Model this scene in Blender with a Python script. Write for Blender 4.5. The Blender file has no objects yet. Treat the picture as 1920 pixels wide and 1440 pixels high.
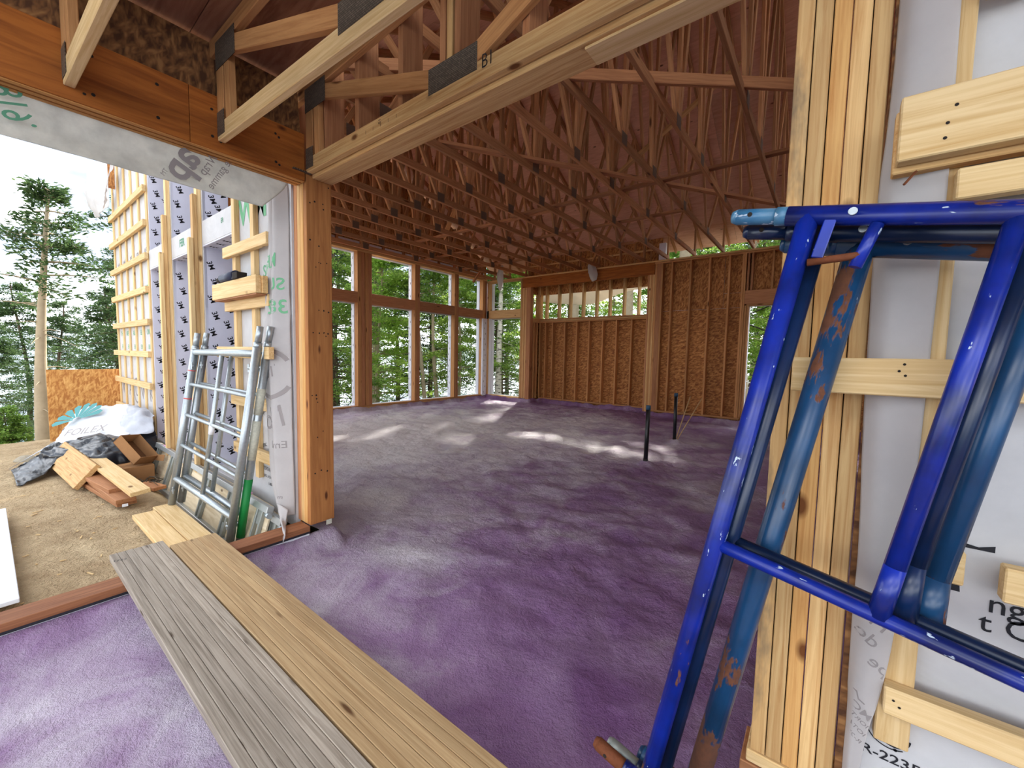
import bpy, bmesh, math, random
import numpy as np
from mathutils import Vector, Matrix, noise
random.seed(7)
rng = np.random.default_rng(7)
S = bpy.context.scene
COL = S.collection

# ------------------------------------------------------------------ camera, sky, sun, exposure
def camera():
    cd = bpy.data.cameras.new('camera'); co = bpy.data.objects.new('camera', cd); COL.objects.link(co)
    y, p, r = (math.radians(a) for a in (37.527, 4.014, 1.190))
    f = Vector((-math.sin(y)*math.cos(p), math.cos(y)*math.cos(p), -math.sin(p)))
    rt = Vector((math.cos(y), math.sin(y), 0)); up = rt.cross(f)
    r2 = math.cos(r)*rt + math.sin(r)*up; u2 = -math.sin(r)*rt + math.cos(r)*up
    m = Matrix((r2, u2, -f)).transposed().to_4x4(); m.translation = (0, 0, 1.29)
    co.matrix_world = m
    cd.sensor_width = 36; cd.lens = 36*763.96/1920; cd.clip_start = .02; cd.clip_end = 2000
    S.camera = co
camera()

def world():
    w = bpy.data.worlds.new('sky'); S.world = w; w.use_nodes = True
    nt = w.node_tree; nt.nodes.clear(); N = nt.nodes.new; L = nt.links.new
    tc = N('ShaderNodeTexCoord'); mp = N('ShaderNodeMapping'); mp.inputs['Scale'].default_value = (1.0, 1.0, 3.2)
    mp.inputs['Location'].default_value = (.35, .1, .2); L(tc.outputs['Generated'], mp.inputs['Vector'])
    n = N('ShaderNodeTexNoise'); n.inputs['Scale'].default_value = 2.3; n.inputs['Detail'].default_value = 7; n.inputs['Roughness'].default_value = .55
    L(mp.outputs['Vector'], n.inputs['Vector'])
    cr = N('ShaderNodeValToRGB'); e = cr.color_ramp.elements
    e[0].position = .40; e[0].color = (.13, .165, .225, 1); e[1].position = .62; e[1].color = (1.2, 1.2, 1.2, 1)
    m = e.new(.51); m.color = (.23, .26, .30, 1)
    L(n.outputs['Fac'], cr.inputs['Fac'])
    sx = N('ShaderNodeSeparateXYZ'); L(tc.outputs['Generated'], sx.inputs[0])
    mr = N('ShaderNodeMapRange'); mr.inputs['From Min'].default_value = .02; mr.inputs['From Max'].default_value = .14; L(sx.outputs['Z'], mr.inputs['Value'])
    mx = N('ShaderNodeMix'); mx.data_type = 'RGBA'; L(mr.outputs[0], mx.inputs[0]); mx.inputs[6].default_value = (.8, .84, .88, 1); L(cr.outputs['Color'], mx.inputs[7])
    bg = N('ShaderNodeBackground'); bg.inputs['Strength'].default_value = 1.08
    L(mx.outputs[2], bg.inputs['Color'])
    o = N('ShaderNodeOutputWorld'); L(bg.outputs['Background'], o.inputs['Surface'])
world()

def sun():
    l = bpy.data.lights.new('sun', 'SUN'); l.energy = 3.2; l.angle = math.radians(2.5); l.color = (1, .95, .86)
    o = bpy.data.objects.new('sun', l); COL.objects.link(o); o.location = (0, 0, 30)
    o.rotation_euler = Vector((-.42, .78, .52)).to_track_quat('Z', 'Y').to_euler()
sun()
S.view_settings.view_transform = 'Standard'; S.view_settings.look = 'None'
S.cycles.max_bounces = 20; S.cycles.diffuse_bounces = 12
S.view_settings.exposure = 2.6; S.view_settings.gamma = 1; S.view_settings.use_curve_mapping = False

# ------------------------------------------------------------------ materials
def srgb(r, g, b):
    f = lambda c: (c/255/12.92) if c/255 <= .04045 else ((c/255+.055)/1.055)**2.4
    return (f(r), f(g), f(b), 1)
class NT:
    def __init__(s, name):
        s.m = bpy.data.materials.new(name); s.m.use_nodes = True; s.t = s.m.node_tree
        s.b = s.t.nodes['Principled BSDF']; s.out = s.t.nodes['Material Output']
    def n(s, k, **kw):
        x = s.t.nodes.new('ShaderNode'+k)
        for a, v in kw.items():
            if a in x.inputs: x.inputs[a].default_value = v
            else: setattr(x, a, v)
        return x
    def l(s, a, b): s.t.links.new(a, b)
    def coord(s, scale=(1, 1, 1), rnd=True, kind='Object', rot=(0, 0, 0)):
        tc = s.n('TexCoord'); src = tc.outputs[kind]
        if rnd:
            oi = s.n('ObjectInfo'); mu = s.n('Math', operation='MULTIPLY'); mu.inputs[1].default_value = 37.0
            s.l(oi.outputs['Random'], mu.inputs[0])
            ad = s.n('VectorMath', operation='ADD'); s.l(src, ad.inputs[0]); s.l(mu.outputs[0], ad.inputs[1]); src = ad.outputs[0]
        mp = s.n('Mapping'); mp.inputs['Scale'].default_value = scale; mp.inputs['Rotation'].default_value = rot
        s.l(src, mp.inputs['Vector']); return mp.outputs['Vector']
    def noise(s, vec, scale, detail=4, rough=.55, dist=0):
        x = s.n('TexNoise'); x.inputs['Scale'].default_value = scale; x.inputs['Detail'].default_value = detail
        x.inputs['Roughness'].default_value = rough; x.inputs['Distortion'].default_value = dist
        s.l(vec, x.inputs['Vector']); return x.outputs['Fac']
    def ramp(s, fac, *stops):
        x = s.n('ValToRGB'); e = x.color_ramp.elements
        e[0].position, e[0].color = stops[0]; e[1].position, e[1].color = stops[-1]
        for p, c in stops[1:-1]:
            k = e.new(p); k.color = c
        s.l(fac, x.inputs['Fac']); return x.outputs['Color']
    def mix(s, fac, a, b, mode='MIX'):
        x = s.n('Mix', data_type='RGBA', blend_type=mode)
        for sock, v in ((x.inputs[0], fac), (x.inputs[6], a), (x.inputs[7], b)):
            if hasattr(v, 'is_output'): s.l(v, sock)
            else: sock.default_value = v
        return x.outputs[2]
    def bump(s, h, strength=.3, dist=.01):
        x = s.n('Bump'); x.inputs['Strength'].default_value = strength; x.inputs['Distance'].default_value = dist
        s.l(h, x.inputs['Height']); s.l(x.outputs['Normal'], s.b.inputs['Normal'])
    def vary(s, col, v=.25, h=.0, sat=1.0):
        oi = s.n('ObjectInfo'); mr = s.n('MapRange'); mr.inputs['To Min'].default_value = 1-v; mr.inputs['To Max'].default_value = 1+v*.6
        s.l(oi.outputs['Random'], mr.inputs['Value'])
        hs = s.n('HueSaturation'); s.l(mr.outputs['Result'], hs.inputs['Value']); hs.inputs['Saturation'].default_value = sat
        if hasattr(col, 'is_output'): s.l(col, hs.inputs['Color'])
        else: hs.inputs['Color'].default_value = col
        return hs.outputs['Color']
    def base(s, col, rough=.7, metal=0., spec=.3):
        if hasattr(col, 'is_output'): s.l(col, s.b.inputs['Base Color'])
        else: s.b.inputs['Base Color'].default_value = col
        s.b.inputs['Roughness'].default_value = rough; s.b.inputs['Metallic'].default_value = metal
        s.b.inputs['Specular IOR Level'].default_value = spec
        return s.m

def wood(name, c1, c2, var=.22, knots=True, grain=26, kn=(1.6, 7, 7), rough=.72, stain=0):
    t = NT(name); v = t.coord((1.1, grain, grain)); f = t.noise(v, 2.2, 6, .6, .8)
    c = t.ramp(f, (.28, c2), (.62, c1)); c = t.vary(c, var)
    v2 = t.coord((.7, 3, 3)); c = t.mix(.35, c, t.mix(t.noise(v2, 1.5, 3), (.75, .72, .70, 1), (1.15, 1.1, 1.0, 1)), 'MULTIPLY')
    if stain:
        sv = t.coord((1.3, 4, 4)); sf = t.ramp(t.noise(sv, 1.6, 5, .7), (.56, (0, 0, 0, 1)), (.74, (stain, stain, stain, 1)))
        c = t.mix(sf, c, (.09, .08, .065, 1))
    if knots:
        vo = t.n('TexVoronoi'); vo.inputs['Scale'].default_value = 1; t.l(t.coord(kn), vo.inputs['Vector'])
        k = t.ramp(vo.outputs['Distance'], (.06, (1, 1, 1, 1)), (.13, (0, 0, 0, 1)))
        c = t.mix(k, c, (c2[0]*.30, c2[1]*.22, c2[2]*.15, 1))
    t.bump(f, .25, .004)
    return t.base(c, rough)

M = {}
M['spruce'] = wood('fresh_spruce', srgb(222, 184, 128), srgb(184, 132, 76), var=.2, grain=34, kn=(3, 6, 6))
M['spruce_orange'] = wood('orange_spruce', srgb(220, 172, 108), srgb(186, 126, 66), var=.1, grain=34, kn=(3, 6, 6))
M['post_brown'] = wood('brown_post_face', srgb(176, 118, 66), srgb(146, 90, 46), var=.06, grain=20, kn=(3.0, 9, 9))
M['spruce_pale'] = wood('pale_spruce', srgb(228, 198, 148), srgb(200, 160, 102), var=.12, grain=30, kn=(3, 6, 6))
M['spruce_stain'] = wood('stained_spruce', srgb(218, 178, 122), srgb(186, 138, 82), var=.12, stain=.8, kn=(3, 6, 6))
M['framing'] = wood('framing_lumber', srgb(206, 152, 98), srgb(172, 116, 68))
M['truss'] = wood('truss_lumber', srgb(196, 142, 98), srgb(160, 108, 68), var=.25)
M['lvl'] = wood('laminated_veneer', srgb(176, 102, 36), srgb(132, 68, 18), var=.14, grain=12, kn=(3.2, 7, 7))
M['lvl_edge'] = wood('laminated_veneer_edge', srgb(205, 150, 84), srgb(160, 100, 50), var=.2, knots=False, grain=60)
M['redwood'] = wood('red_brown_lumber', srgb(190, 134, 92), srgb(156, 102, 66))
M['sill'] = wood('sill_lumber', srgb(158, 104, 70), srgb(116, 70, 44), var=.1)
M['plank_grey'] = wood('weathered_plank', srgb(176, 164, 150), srgb(124, 112, 98), var=.2, kn=(2.6, 14, 14), grain=40)
M['plank_tan'] = wood('tan_plank', srgb(194, 164, 122), srgb(158, 124, 84), var=.16, kn=(2.2, 12, 12), grain=40)
M['ply'] = None

def plywood(name, c1, c2, kn=(2.5, 6, 6)):
    t = NT(name); v = t.coord((1.2, 9, 9)); f = t.noise(v, 1.6, 6, .6, 1.5)
    c = t.vary(t.ramp(f, (.3, c2), (.65, c1)), .14)
    vo = t.n('TexVoronoi'); t.l(t.coord(kn), vo.inputs['Vector']); vo.inputs['Scale'].default_value = 1
    c = t.mix(t.ramp(vo.outputs['Distance'], (.05, (1, 1, 1, 1)), (.10, (0, 0, 0, 1))), c, (c2[0]*.3, c2[1]*.25, c2[2]*.25, 1))
    return t.base(c, .75)
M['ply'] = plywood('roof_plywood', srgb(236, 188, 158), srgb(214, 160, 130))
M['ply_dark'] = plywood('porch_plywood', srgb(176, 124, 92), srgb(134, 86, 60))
M['ply_cream'] = plywood('deck_plywood', srgb(222, 206, 176), srgb(190, 168, 132))

def osb(name, c1, c2, c3):
    t = NT(name); acc = None
    for i, a in enumerate((.5, 1.4, 2.4)):
        v = t.coord((9, 9, 9), rot=(a, a*.7, a)); mp = t.n('Mapping'); mp.inputs['Scale'].default_value = (1, 6, 2.2); t.l(v, mp.inputs['Vector'])
        f = t.noise(mp.outputs[0], .9+.2*i, 2, .5)
        if acc is None: acc = f
        else:
            m = t.n('Math', operation='MAXIMUM'); t.l(acc, m.inputs[0]); t.l(f, m.inputs[1]); acc = m.outputs[0]
    c = t.ramp(acc, (.48, c3), (.60, c2), (.72, c1)); c = t.vary(c, .12); t.bump(acc, .4, .004)
    return t.base(c, .8)
M['osb'] = osb('strand_board', srgb(208, 150, 90), srgb(180, 122, 68), srgb(136, 84, 46))
M['osb_dark'] = osb('dark_shaded_strand_board', srgb(150, 106, 64), srgb(118, 78, 44), srgb(78, 48, 28))  # darkened for the wrap's shade beside the pack; rim blocking shares it
M['osb_light'] = osb('light_strand_board', srgb(206, 160, 98), srgb(190, 138, 78), srgb(160, 104, 54))  # lighter, low-contrast strand colours for the two loose sheets

def foam():
    t = NT('spray_foam'); v = t.coord(rnd=False)
    big = t.noise(v, .42, 3, .5, .4); mid = t.noise(v, 1.9, 5, .65, .6); fine = t.noise(v, 130, 3, .75); gr = t.noise(v, 38, 4, .65)
    sx = t.n('SeparateXYZ'); t.l(v, sx.inputs[0])
    ad = t.n('Math', operation='MULTIPLY_ADD'); ad.inputs[1].default_value = .55; t.l(mid, ad.inputs[0])
    m2 = t.n('Math', operation='MULTIPLY'); m2.inputs[1].default_value = .60; t.l(big, m2.inputs[0]); t.l(m2.outputs[0], ad.inputs[2])
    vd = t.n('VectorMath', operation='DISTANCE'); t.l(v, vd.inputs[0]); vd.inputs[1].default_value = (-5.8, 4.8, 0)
    pm = t.n('MapRange'); pm.inputs['From Min'].default_value = 5.6; pm.inputs['From Max'].default_value = 1.0; pm.inputs['To Min'].default_value = -.05; pm.inputs['To Max'].default_value = .24; t.l(vd.outputs['Value'], pm.inputs['Value'])  # pale foam zone, with the window daylight also put into the colour
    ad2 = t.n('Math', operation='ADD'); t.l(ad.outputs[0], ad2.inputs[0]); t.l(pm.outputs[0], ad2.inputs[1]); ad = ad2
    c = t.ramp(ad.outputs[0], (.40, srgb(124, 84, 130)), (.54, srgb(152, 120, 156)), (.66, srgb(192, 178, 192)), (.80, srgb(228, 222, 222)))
    c = t.mix(.35, c, t.mix(fine, (.55, .5, .6, 1), (1.3, 1.3, 1.3, 1)), 'MULTIPLY')
    h = t.n('Math', operation='MULTIPLY_ADD'); h.inputs[1].default_value = .7; t.l(fine, h.inputs[0]); t.l(gr, h.inputs[2])
    lum = t.noise(v, 10, 3, .55, .3); h2 = t.n('Math', operation='MULTIPLY_ADD'); ms = t.n('MapRange'); ms.inputs['From Min'].default_value = .9; ms.inputs['From Max'].default_value = 1.9; ms.inputs['To Min'].default_value = .12; ms.inputs['To Max'].default_value = 2.6; t.l(sx.outputs['Y'], ms.inputs['Value']); t.l(ms.outputs[0], h2.inputs[1]); t.l(lum, h2.inputs[0]); t.l(h.outputs[0], h2.inputs[2])
    t.bump(h2.outputs[0], .9, .014)
    return t.base(c, .55, 0, .35)
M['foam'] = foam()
def soil():
    t = NT('soil'); v = t.coord(rnd=False)
    a = t.noise(v, 3.0, 6, .65, .5); b = t.noise(v, 40, 4, .7)
    c = t.mix(.4, t.ramp(a, (.3, srgb(176, 150, 116)), (.7, srgb(222, 198, 160))), t.mix(b, (.45, .42, .4, 1), (1.3, 1.25, 1.2, 1)), 'MULTIPLY')
    q = t.n('Math', operation='MULTIPLY_ADD'); q.inputs[1].default_value = 2.5; t.l(t.noise(v, 11, 5, .7, .4), q.inputs[0]); t.l(b, q.inputs[2])
    t.bump(q.outputs[0], 1.0, .03); return t.base(c, .95, 0, .1)
M['soil'] = soil()
def forest_floor():
    t = NT('forest_floor'); v = t.coord(rnd=False); a = t.noise(v, 2.5, 6, .7)
    c = t.ramp(a, (.35, srgb(62, 58, 38)), (.55, srgb(98, 92, 56)), (.75, srgb(92, 112, 52))); t.bump(a, .8, .08); return t.base(c, .95, 0, .1)
M['forest'] = forest_floor()
def water():
    t = NT('lake_water'); v = t.coord((1, 1, 1), rnd=False); a = t.noise(v, .9, 4, .6); t.bump(a, .25, .05)
    return t.base((.10, .15, .19, 1), .08, 0, .5)
M['water'] = water()

def wrap(name, col, trans=.35, blotch=.12, rough=.55):
    t = NT(name); v = t.coord(rnd=False); a = t.noise(v, 9, 5, .65); w = t.noise(v, 2.2, 4, .6, .6)
    c = t.mix(blotch, col, t.ramp(a, (.35, (.35, .35, .35, 1)), (.65, (1, 1, 1, 1))), 'MULTIPLY')
    t.bump(w, .5, .02); m = t.base(c, rough, 0, .35)
    if trans:
        tr = t.n('BsdfTranslucent'); t.l(c, tr.inputs['Color']); mx = t.n('MixShader'); mx.inputs[0].default_value = trans
        t.l(t.b.outputs[0], mx.inputs[1]); t.l(tr.outputs[0], mx.inputs[2]); t.l(mx.outputs[0], t.out.inputs['Surface'])
    return m
M['wrap'] = wrap('house_wrap', srgb(206, 204, 204), .12)
M['wrap_grey'] = wrap('house_wrap_back', srgb(222, 220, 214), .6, .3)
M['wrap_flap'] = wrap('house_wrap_flap', srgb(222, 217, 215), .50, .08)
M['membrane'] = wrap('jamb_membrane', srgb(208, 208, 222), .0, .06, .45)
M['membrane_lit'] = wrap('lit_window_membrane', srgb(232, 232, 240), .0, .04, .45)  # whiter copy of the membrane: daylight on the jambs put into the colour
M['tarp_white'] = wrap('white_tarp', srgb(226, 228, 236), .1, .1, .4)
M['tarp_grey'] = wrap('grey_tarp', srgb(178, 180, 188), .1, .2, .4)
M['plastic_black'] = wrap('black_plastic', srgb(38, 39, 44), .0, .3, .30)
M['awning'] = wrap('cream_sheet', srgb(236, 226, 208), .3, .05)

def plain(name, col, rough=.6, metal=0., spec=.4, bumps=0, scale=30, mottle=0):
    t = NT(name); c = col
    if bumps or mottle:
        f = t.noise(t.coord(), scale, 4, .6)
        if bumps: t.bump(f, bumps, .005)
        if mottle: c = t.mix(f, tuple(x*(1-mottle) for x in col[:3])+(1,), tuple(min(1, x*(1+mottle)) for x in col[:3])+(1,))
    return t.base(c, rough, metal, spec)
M['ink'] = plain('black_ink', srgb(28, 28, 34), .7)
M['ink_grey'] = plain('grey_ink', srgb(142, 134, 132), .7)
M['ink_green'] = plain('green_ink', srgb(104, 168, 124), .7)
M['ink_darkgreen'] = plain('dark_green_ink', srgb(84, 140, 110), .7)
M['ink_teal'] = plain('teal_ink', srgb(48, 128, 128), .6)
M['ink_white'] = plain('white_print', srgb(236, 236, 240), .6)
M['galv'] = plain('galvanized_steel', srgb(168, 174, 176), .38, .75, .5, .1, 60, .25)
def nail_plate():
    t = NT('truss_plate'); v = t.coord(rnd=False, rot=(math.pi/2, 0, 0)); b = t.n('TexBrick'); b.inputs['Scale'].default_value = 34; b.inputs['Mortar Size'].default_value = .035; b.inputs['Color1'].default_value = srgb(128, 118, 104); b.inputs['Color2'].default_value = srgb(100, 92, 80); b.inputs['Mortar'].default_value = srgb(52, 46, 40)
    b.inputs['Brick Width'].default_value = .55; b.inputs['Row Height'].default_value = .28; t.l(v, b.inputs['Vector']); t.bump(b.outputs['Fac'], .4, .002); return t.base(b.outputs['Color'], .45, .35, .5)
M['gusset'] = nail_plate()
M['gusset_brown'] = plain('dull_truss_plate', srgb(116, 96, 80), .6, .3, .4, .1, 60, .2)
M['alu'] = plain('scaffold_aluminium', srgb(172, 174, 172), .42, .6, .5, 0, 30, .15)
M['alu_dark'] = plain('ribbed_aluminium', srgb(150, 154, 148), .45, .5, .5, 0, 30, .2)
M['white_board'] = plain('white_rigid_foam', srgb(236, 238, 244), .6)
M['white_plastic'] = plain('white_plastic', srgb(236, 236, 236), .4)
M['card'] = plain('cardboard', srgb(148, 108, 72), .85, 0, .1, .1, 20, .12)
M['card_dark'] = plain('cardboard_inside', srgb(96, 66, 44), .9, 0, .1)
M['abs'] = plain('black_pipe', srgb(20, 20, 22), .35, 0, .5)
M['cap'] = plain('blue_cap', srgb(36, 72, 96), .5)
M['navy'] = plain('navy_plastic', srgb(26, 34, 62), .5)
M['green'] = plain('green_paint', srgb(18, 128, 58), .5)
M['label'] = plain('grey_sticker', srgb(190, 188, 170), .6, 0, .3, 0, 60, .4)
M['red'] = plain('red_tape', srgb(206, 84, 78), .6)
M['pink'] = plain('pink_spray', srgb(232, 160, 204), .6)
M['fibre'] = plain('felt_strip', srgb(206, 186, 168), .9)
M['rust'] = plain('rusty_steel', srgb(112, 62, 36), .8, .2, .3, .5, 50, .4)
M['dark'] = plain('dark_brown', srgb(34, 26, 20), .9)  # even dark brown for nail heads, underlay, braces and drill parts
M['bark'] = plain('bark', srgb(96, 84, 70), .95, 0, .1, 1, 8, .4)
M['bark_pale'] = plain('pale_bark', srgb(164, 150, 126), .95, 0, .1, .8, 8, .25)
M['stone'] = plain('stone', srgb(150, 140, 122), .9, 0, .2, .6, 6, .25)
def birch():
    t = NT('birch_bark'); v = t.coord((1, 1, 1)); mp = t.n('Mapping'); mp.inputs['Scale'].default_value = (3, 3, 9); t.l(v, mp.inputs['Vector'])
    a = t.noise(mp.outputs[0], 1.4, 4, .6); return t.base(t.ramp(a, (.36, srgb(60, 56, 50)), (.46, srgb(205, 198, 184)), (.8, srgb(228, 222, 210))), .8)
M['birch'] = birch()
def paint(name, col, dark, rustamt, flake):
    t = NT(name); v = t.coord(); a = t.noise(t.coord((3.2, 9, 9)), 1.4, 5, .62); b = t.noise(v, 60, 4, .7)
    c = t.mix(t.ramp(t.noise(v, 7, 4), (.35, (0, 0, 0, 1)), (.7, (1, 1, 1, 1))), dark, col)
    k = t.ramp(a, (rustamt, (0, 0, 0, 1)), (rustamt+.025, (1, 1, 1, 1)))
    r = t.mix(b, srgb(58, 34, 24), srgb(132, 78, 48)); c = t.mix(k, c, r)
    f = t.ramp(t.noise(t.coord((9, 26, 26)), 2.2, 3, .6), (flake, (0, 0, 0, 1)), (flake+.02, (1, 1, 1, 1))); c = t.mix(f, c, srgb(186, 200, 214))
    rr = t.mix(k, (.28, .28, .28, 1), (.9, .9, .9, 1)); t.base(c, .3, 0, .5); t.l(rr, t.b.inputs['Roughness']); t.bump(k, .25, .002)
    return t.m
M['blue'] = paint('bright_blue_paint', srgb(18, 46, 160), srgb(12, 26, 84), .66, .68)
M['blue_dark'] = paint('navy_blue_paint', srgb(16, 40, 80), srgb(12, 26, 50), .74, .78)
M['blue_steel'] = paint('steel_blue_paint', srgb(28, 74, 116), srgb(24, 54, 84), .545, .75)
M['teal_paint'] = paint('teal_paint', srgb(34, 98, 140), srgb(80, 122, 146), .60, .62)
def leaf(name, c1, c2, tr):
    t = NT(name); oi = t.n('ObjectInfo'); g = t.n('NewGeometry') if False else t.n('NewGeometry') 
    c = t.mix(g.outputs['Random Per Island'], c1, c2); c = t.vary(c, .25)
    t.base(c, .6, 0, .25); b = t.n('BsdfTranslucent'); t.l(c, b.inputs['Color']); mx = t.n('MixShader'); mx.inputs[0].default_value = tr
    t.l(t.b.outputs[0], mx.inputs[1]); t.l(b.outputs[0], mx.inputs[2]); t.l(mx.outputs[0], t.out.inputs['Surface']); return t.m
M['leaf_dark'] = leaf('hemlock_needles', srgb(50, 76, 46), srgb(98, 124, 72), .4)
M['leaf'] = leaf('green_needles', srgb(88, 124, 56), srgb(150, 178, 84), .5)
M['leaf_bright'] = leaf('bright_leaves', srgb(126, 168, 62), srgb(184, 208, 104), .55)

# ------------------------------------------------------------------ builders
WM = {}
CACHE = {}
def link(name, me, mat, parent=None, mw=None):
    o = bpy.data.objects.new(name, me); COL.objects.link(o)
    if mat is not None and not me.materials: me.materials.append(mat)
    mw = mw if mw is not None else Matrix()
    o.matrix_world = mw; WM[o.name] = mw
    if parent is not None:
        o.parent = parent; o.matrix_parent_inverse = WM[parent.name].inverted()
    return o
def tag(o, label=None, cat=None, group=None, kind=None):
    for k, v in (('label', label), ('category', cat), ('group', group), ('kind', kind)):
        if v: o[k] = v
    return o
def root(name, label=None, cat=None, loc=(0, 0, 0), group=None, kind=None):
    o = bpy.data.objects.new(name, None); COL.objects.link(o); o.empty_display_size = .1
    o.matrix_world = Matrix.Translation(loc); WM[o.name] = Matrix.Translation(loc)
    return tag(o, label, cat, group, kind)
def struct(name): return root(name, kind='structure')
def pymesh(name, v, f, smooth=False):
    me = bpy.data.meshes.new(name); me.from_pydata([tuple(map(float, a)) for a in v], [], [tuple(map(int, a)) for a in f]); me.update()
    if smooth: me.polygons.foreach_set('use_smooth', [True]*len(me.polygons))
    return me
def boxmesh(L, W, T, mat, bev):
    k = ('b', round(L, 3), round(W, 3), round(T, 3), mat, bev)
    if k not in CACHE:
        bm = bmesh.new(); bmesh.ops.create_cube(bm, size=1, matrix=Matrix.Diagonal((L, T, W, 1)))
        if bev: bmesh.ops.bevel(bm, geom=bm.edges[:], offset=min(bev, T*.3, W*.3), segments=1, affect='EDGES')
        me = bpy.data.meshes.new('board'); bm.to_mesh(me); bm.free(); me.materials.append(M[mat]); CACHE[k] = me
    return CACHE[k]
def stick(name, p0, p1, w, t, mat, parent=None, side=(0, 0, 1), bev=.003):
    """a board from p0 to p1, w wide along side, t thick"""
    p0, p1 = Vector(p0), Vector(p1); x = (p1-p0); L = x.length; x.normalize()
    z = Vector(side); z = z-x*z.dot(x)
    if z.length < 1e-4: z = Vector((1, 0, 0))-x*x.x
    z.normalize(); y = z.cross(x)
    m = Matrix((x, y, z)).transposed().to_4x4(); m.translation = (p0+p1)/2
    return link(name, boxmesh(L, w, t, mat, bev), None, parent, m)
def bx(name, lo, hi, mat, parent=None, bev=.003, along=None):
    lo, hi = Vector([min(a, b) for a, b in zip(lo, hi)]), Vector([max(a, b) for a, b in zip(lo, hi)]); d = hi-lo; c = (lo+hi)/2
    o = sorted(range(3), key=lambda i: -d[i])
    if along is not None: o.remove(along); o.insert(0, along)
    a = Vector((0, 0, 0)); a[o[0]] = d[o[0]]/2; s = Vector((0, 0, 0)); s[o[1]] = 1
    return stick(name, c-a, c+a, d[o[1]], d[o[2]], mat, parent, s, bev)
def tubemesh(L, r0, r1, mat, seg=14):
    k = ('t', round(L, 3), round(r0, 4), round(r1, 4), mat, seg)
    if k not in CACHE:
        bm = bmesh.new(); bmesh.ops.create_cone(bm, cap_ends=True, segments=seg, radius1=r0, radius2=r1, depth=L, matrix=Matrix.Rotation(math.pi/2, 4, 'Y'))
        for f in bm.faces: f.smooth = len(f.verts) == 4
        me = bpy.data.meshes.new('tube'); bm.to_mesh(me); bm.free(); me.materials.append(M[mat]); CACHE[k] = me
    return CACHE[k]
def tube(name, p0, p1, r, mat, parent=None, r1=None, seg=14):
    p0, p1 = Vector(p0), Vector(p1); x = p1-p0; L = x.length; x.normalize()
    z = Vector((0, 0, 1)) if abs(x.z) < .9 else Vector((0, 1, 0)); y = z.cross(x).normalized(); z = x.cross(y)
    m = Matrix((x, y, z)).transposed().to_4x4(); m.translation = (p0+p1)/2
    return link(name, tubemesh(L, r, r if r1 is None else r1, mat, seg), None, parent, m)
def polytube(pts, radii, seg=8, v0=0):
    V, F = [], []; n = len(pts)
    for i, (p, r) in enumerate(zip(pts, radii)):
        d = (Vector(pts[min(i+1, n-1)])-Vector(pts[max(i-1, 0)])).normalized()
        a = d.cross(Vector((.3, .9, .1))).normalized(); b = d.cross(a)
        for k in range(seg):
            t = 2*math.pi*k/seg; V.append(tuple(Vector(p)+a*(r*math.cos(t))+b*(r*math.sin(t))))
    for i in range(n-1):
        for k in range(seg):
            j = (k+1) % seg; F.append((v0+i*seg+k, v0+i*seg+j, v0+(i+1)*seg+j, v0+(i+1)*seg+k))
    return V, F
def sheet(name, ctrl, sub, amp, freq, mat, parent=None, thick=.002, seed=0, smooth=True):
    """a sheet through a grid of control points, with wrinkles"""
    c = np.array(ctrl, float); R, K = c.shape[:2]
    def cat(P, n):
        m = len(P); ts = np.linspace(0, m-1, n); out = []
        for t in ts:
            i = min(int(t), m-2); u = t-i
            p0, p1, p2, p3 = P[max(i-1, 0)], P[i], P[i+1], P[min(i+2, m-1)]
            out.append(.5*((2*p1)+(-p0+p2)*u+(2*p0-5*p1+4*p2-p3)*u*u+(-p0+3*p1-3*p2+p3)*u**3))
        return np.array(out)
    n, m = (R-1)*sub+1, (K-1)*sub+1
    g = cat(np.array([cat(c[i], m) for i in range(R)]), n)
    V = []
    for i in range(n):
        for j in range(m):
            a = g[min(i+1, n-1), j]-g[max(i-1, 0), j]; b = g[i, min(j+1, m-1)]-g[i, max(j-1, 0)]
            nn = np.cross(a, b); nn = nn/(np.linalg.norm(nn)+1e-9); p = Vector(g[i, j])
            h = noise.noise(p*freq+Vector((seed, 0, 0)))+.5*noise.noise(p*freq*2.3+Vector((0, seed, 0)))
            h = (1-2*abs(h))*.6+h*.4
            V.append(tuple(g[i, j]+nn*amp*h))
    F = [(i*m+j, i*m+j+1, (i+1)*m+j+1, (i+1)*m+j) for i in range(n-1) for j in range(m-1)]
    o = link(name, pymesh(name, V, F, smooth), mat, parent)
    if thick:
        md = o.modifiers.new('thickness', 'SOLIDIFY'); md.thickness = thick; md.offset = 0
    return o
TXT = {}
def text_geo(body, bold=0.):
    k = (body, bold)
    if k not in TXT:
        cu = bpy.data.curves.new('t', 'FONT'); cu.body = body; cu.align_x = 'CENTER'; cu.align_y = 'CENTER'; cu.resolution_u = 3; cu.offset = bold; cu.fill_mode = 'FRONT'
        ob = bpy.data.objects.new('t', cu); COL.objects.link(ob); dg = bpy.context.evaluated_depsgraph_get(); dg.update()
        me = bpy.data.meshes.new_from_object(ob.evaluated_get(dg))
        v = np.array([tuple(a.co) for a in me.vertices]); f = [tuple(p.vertices) for p in me.polygons]
        bpy.data.objects.remove(ob); bpy.data.curves.remove(cu); bpy.data.meshes.remove(me); TXT[k] = (v, f)
    return TXT[k]
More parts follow.
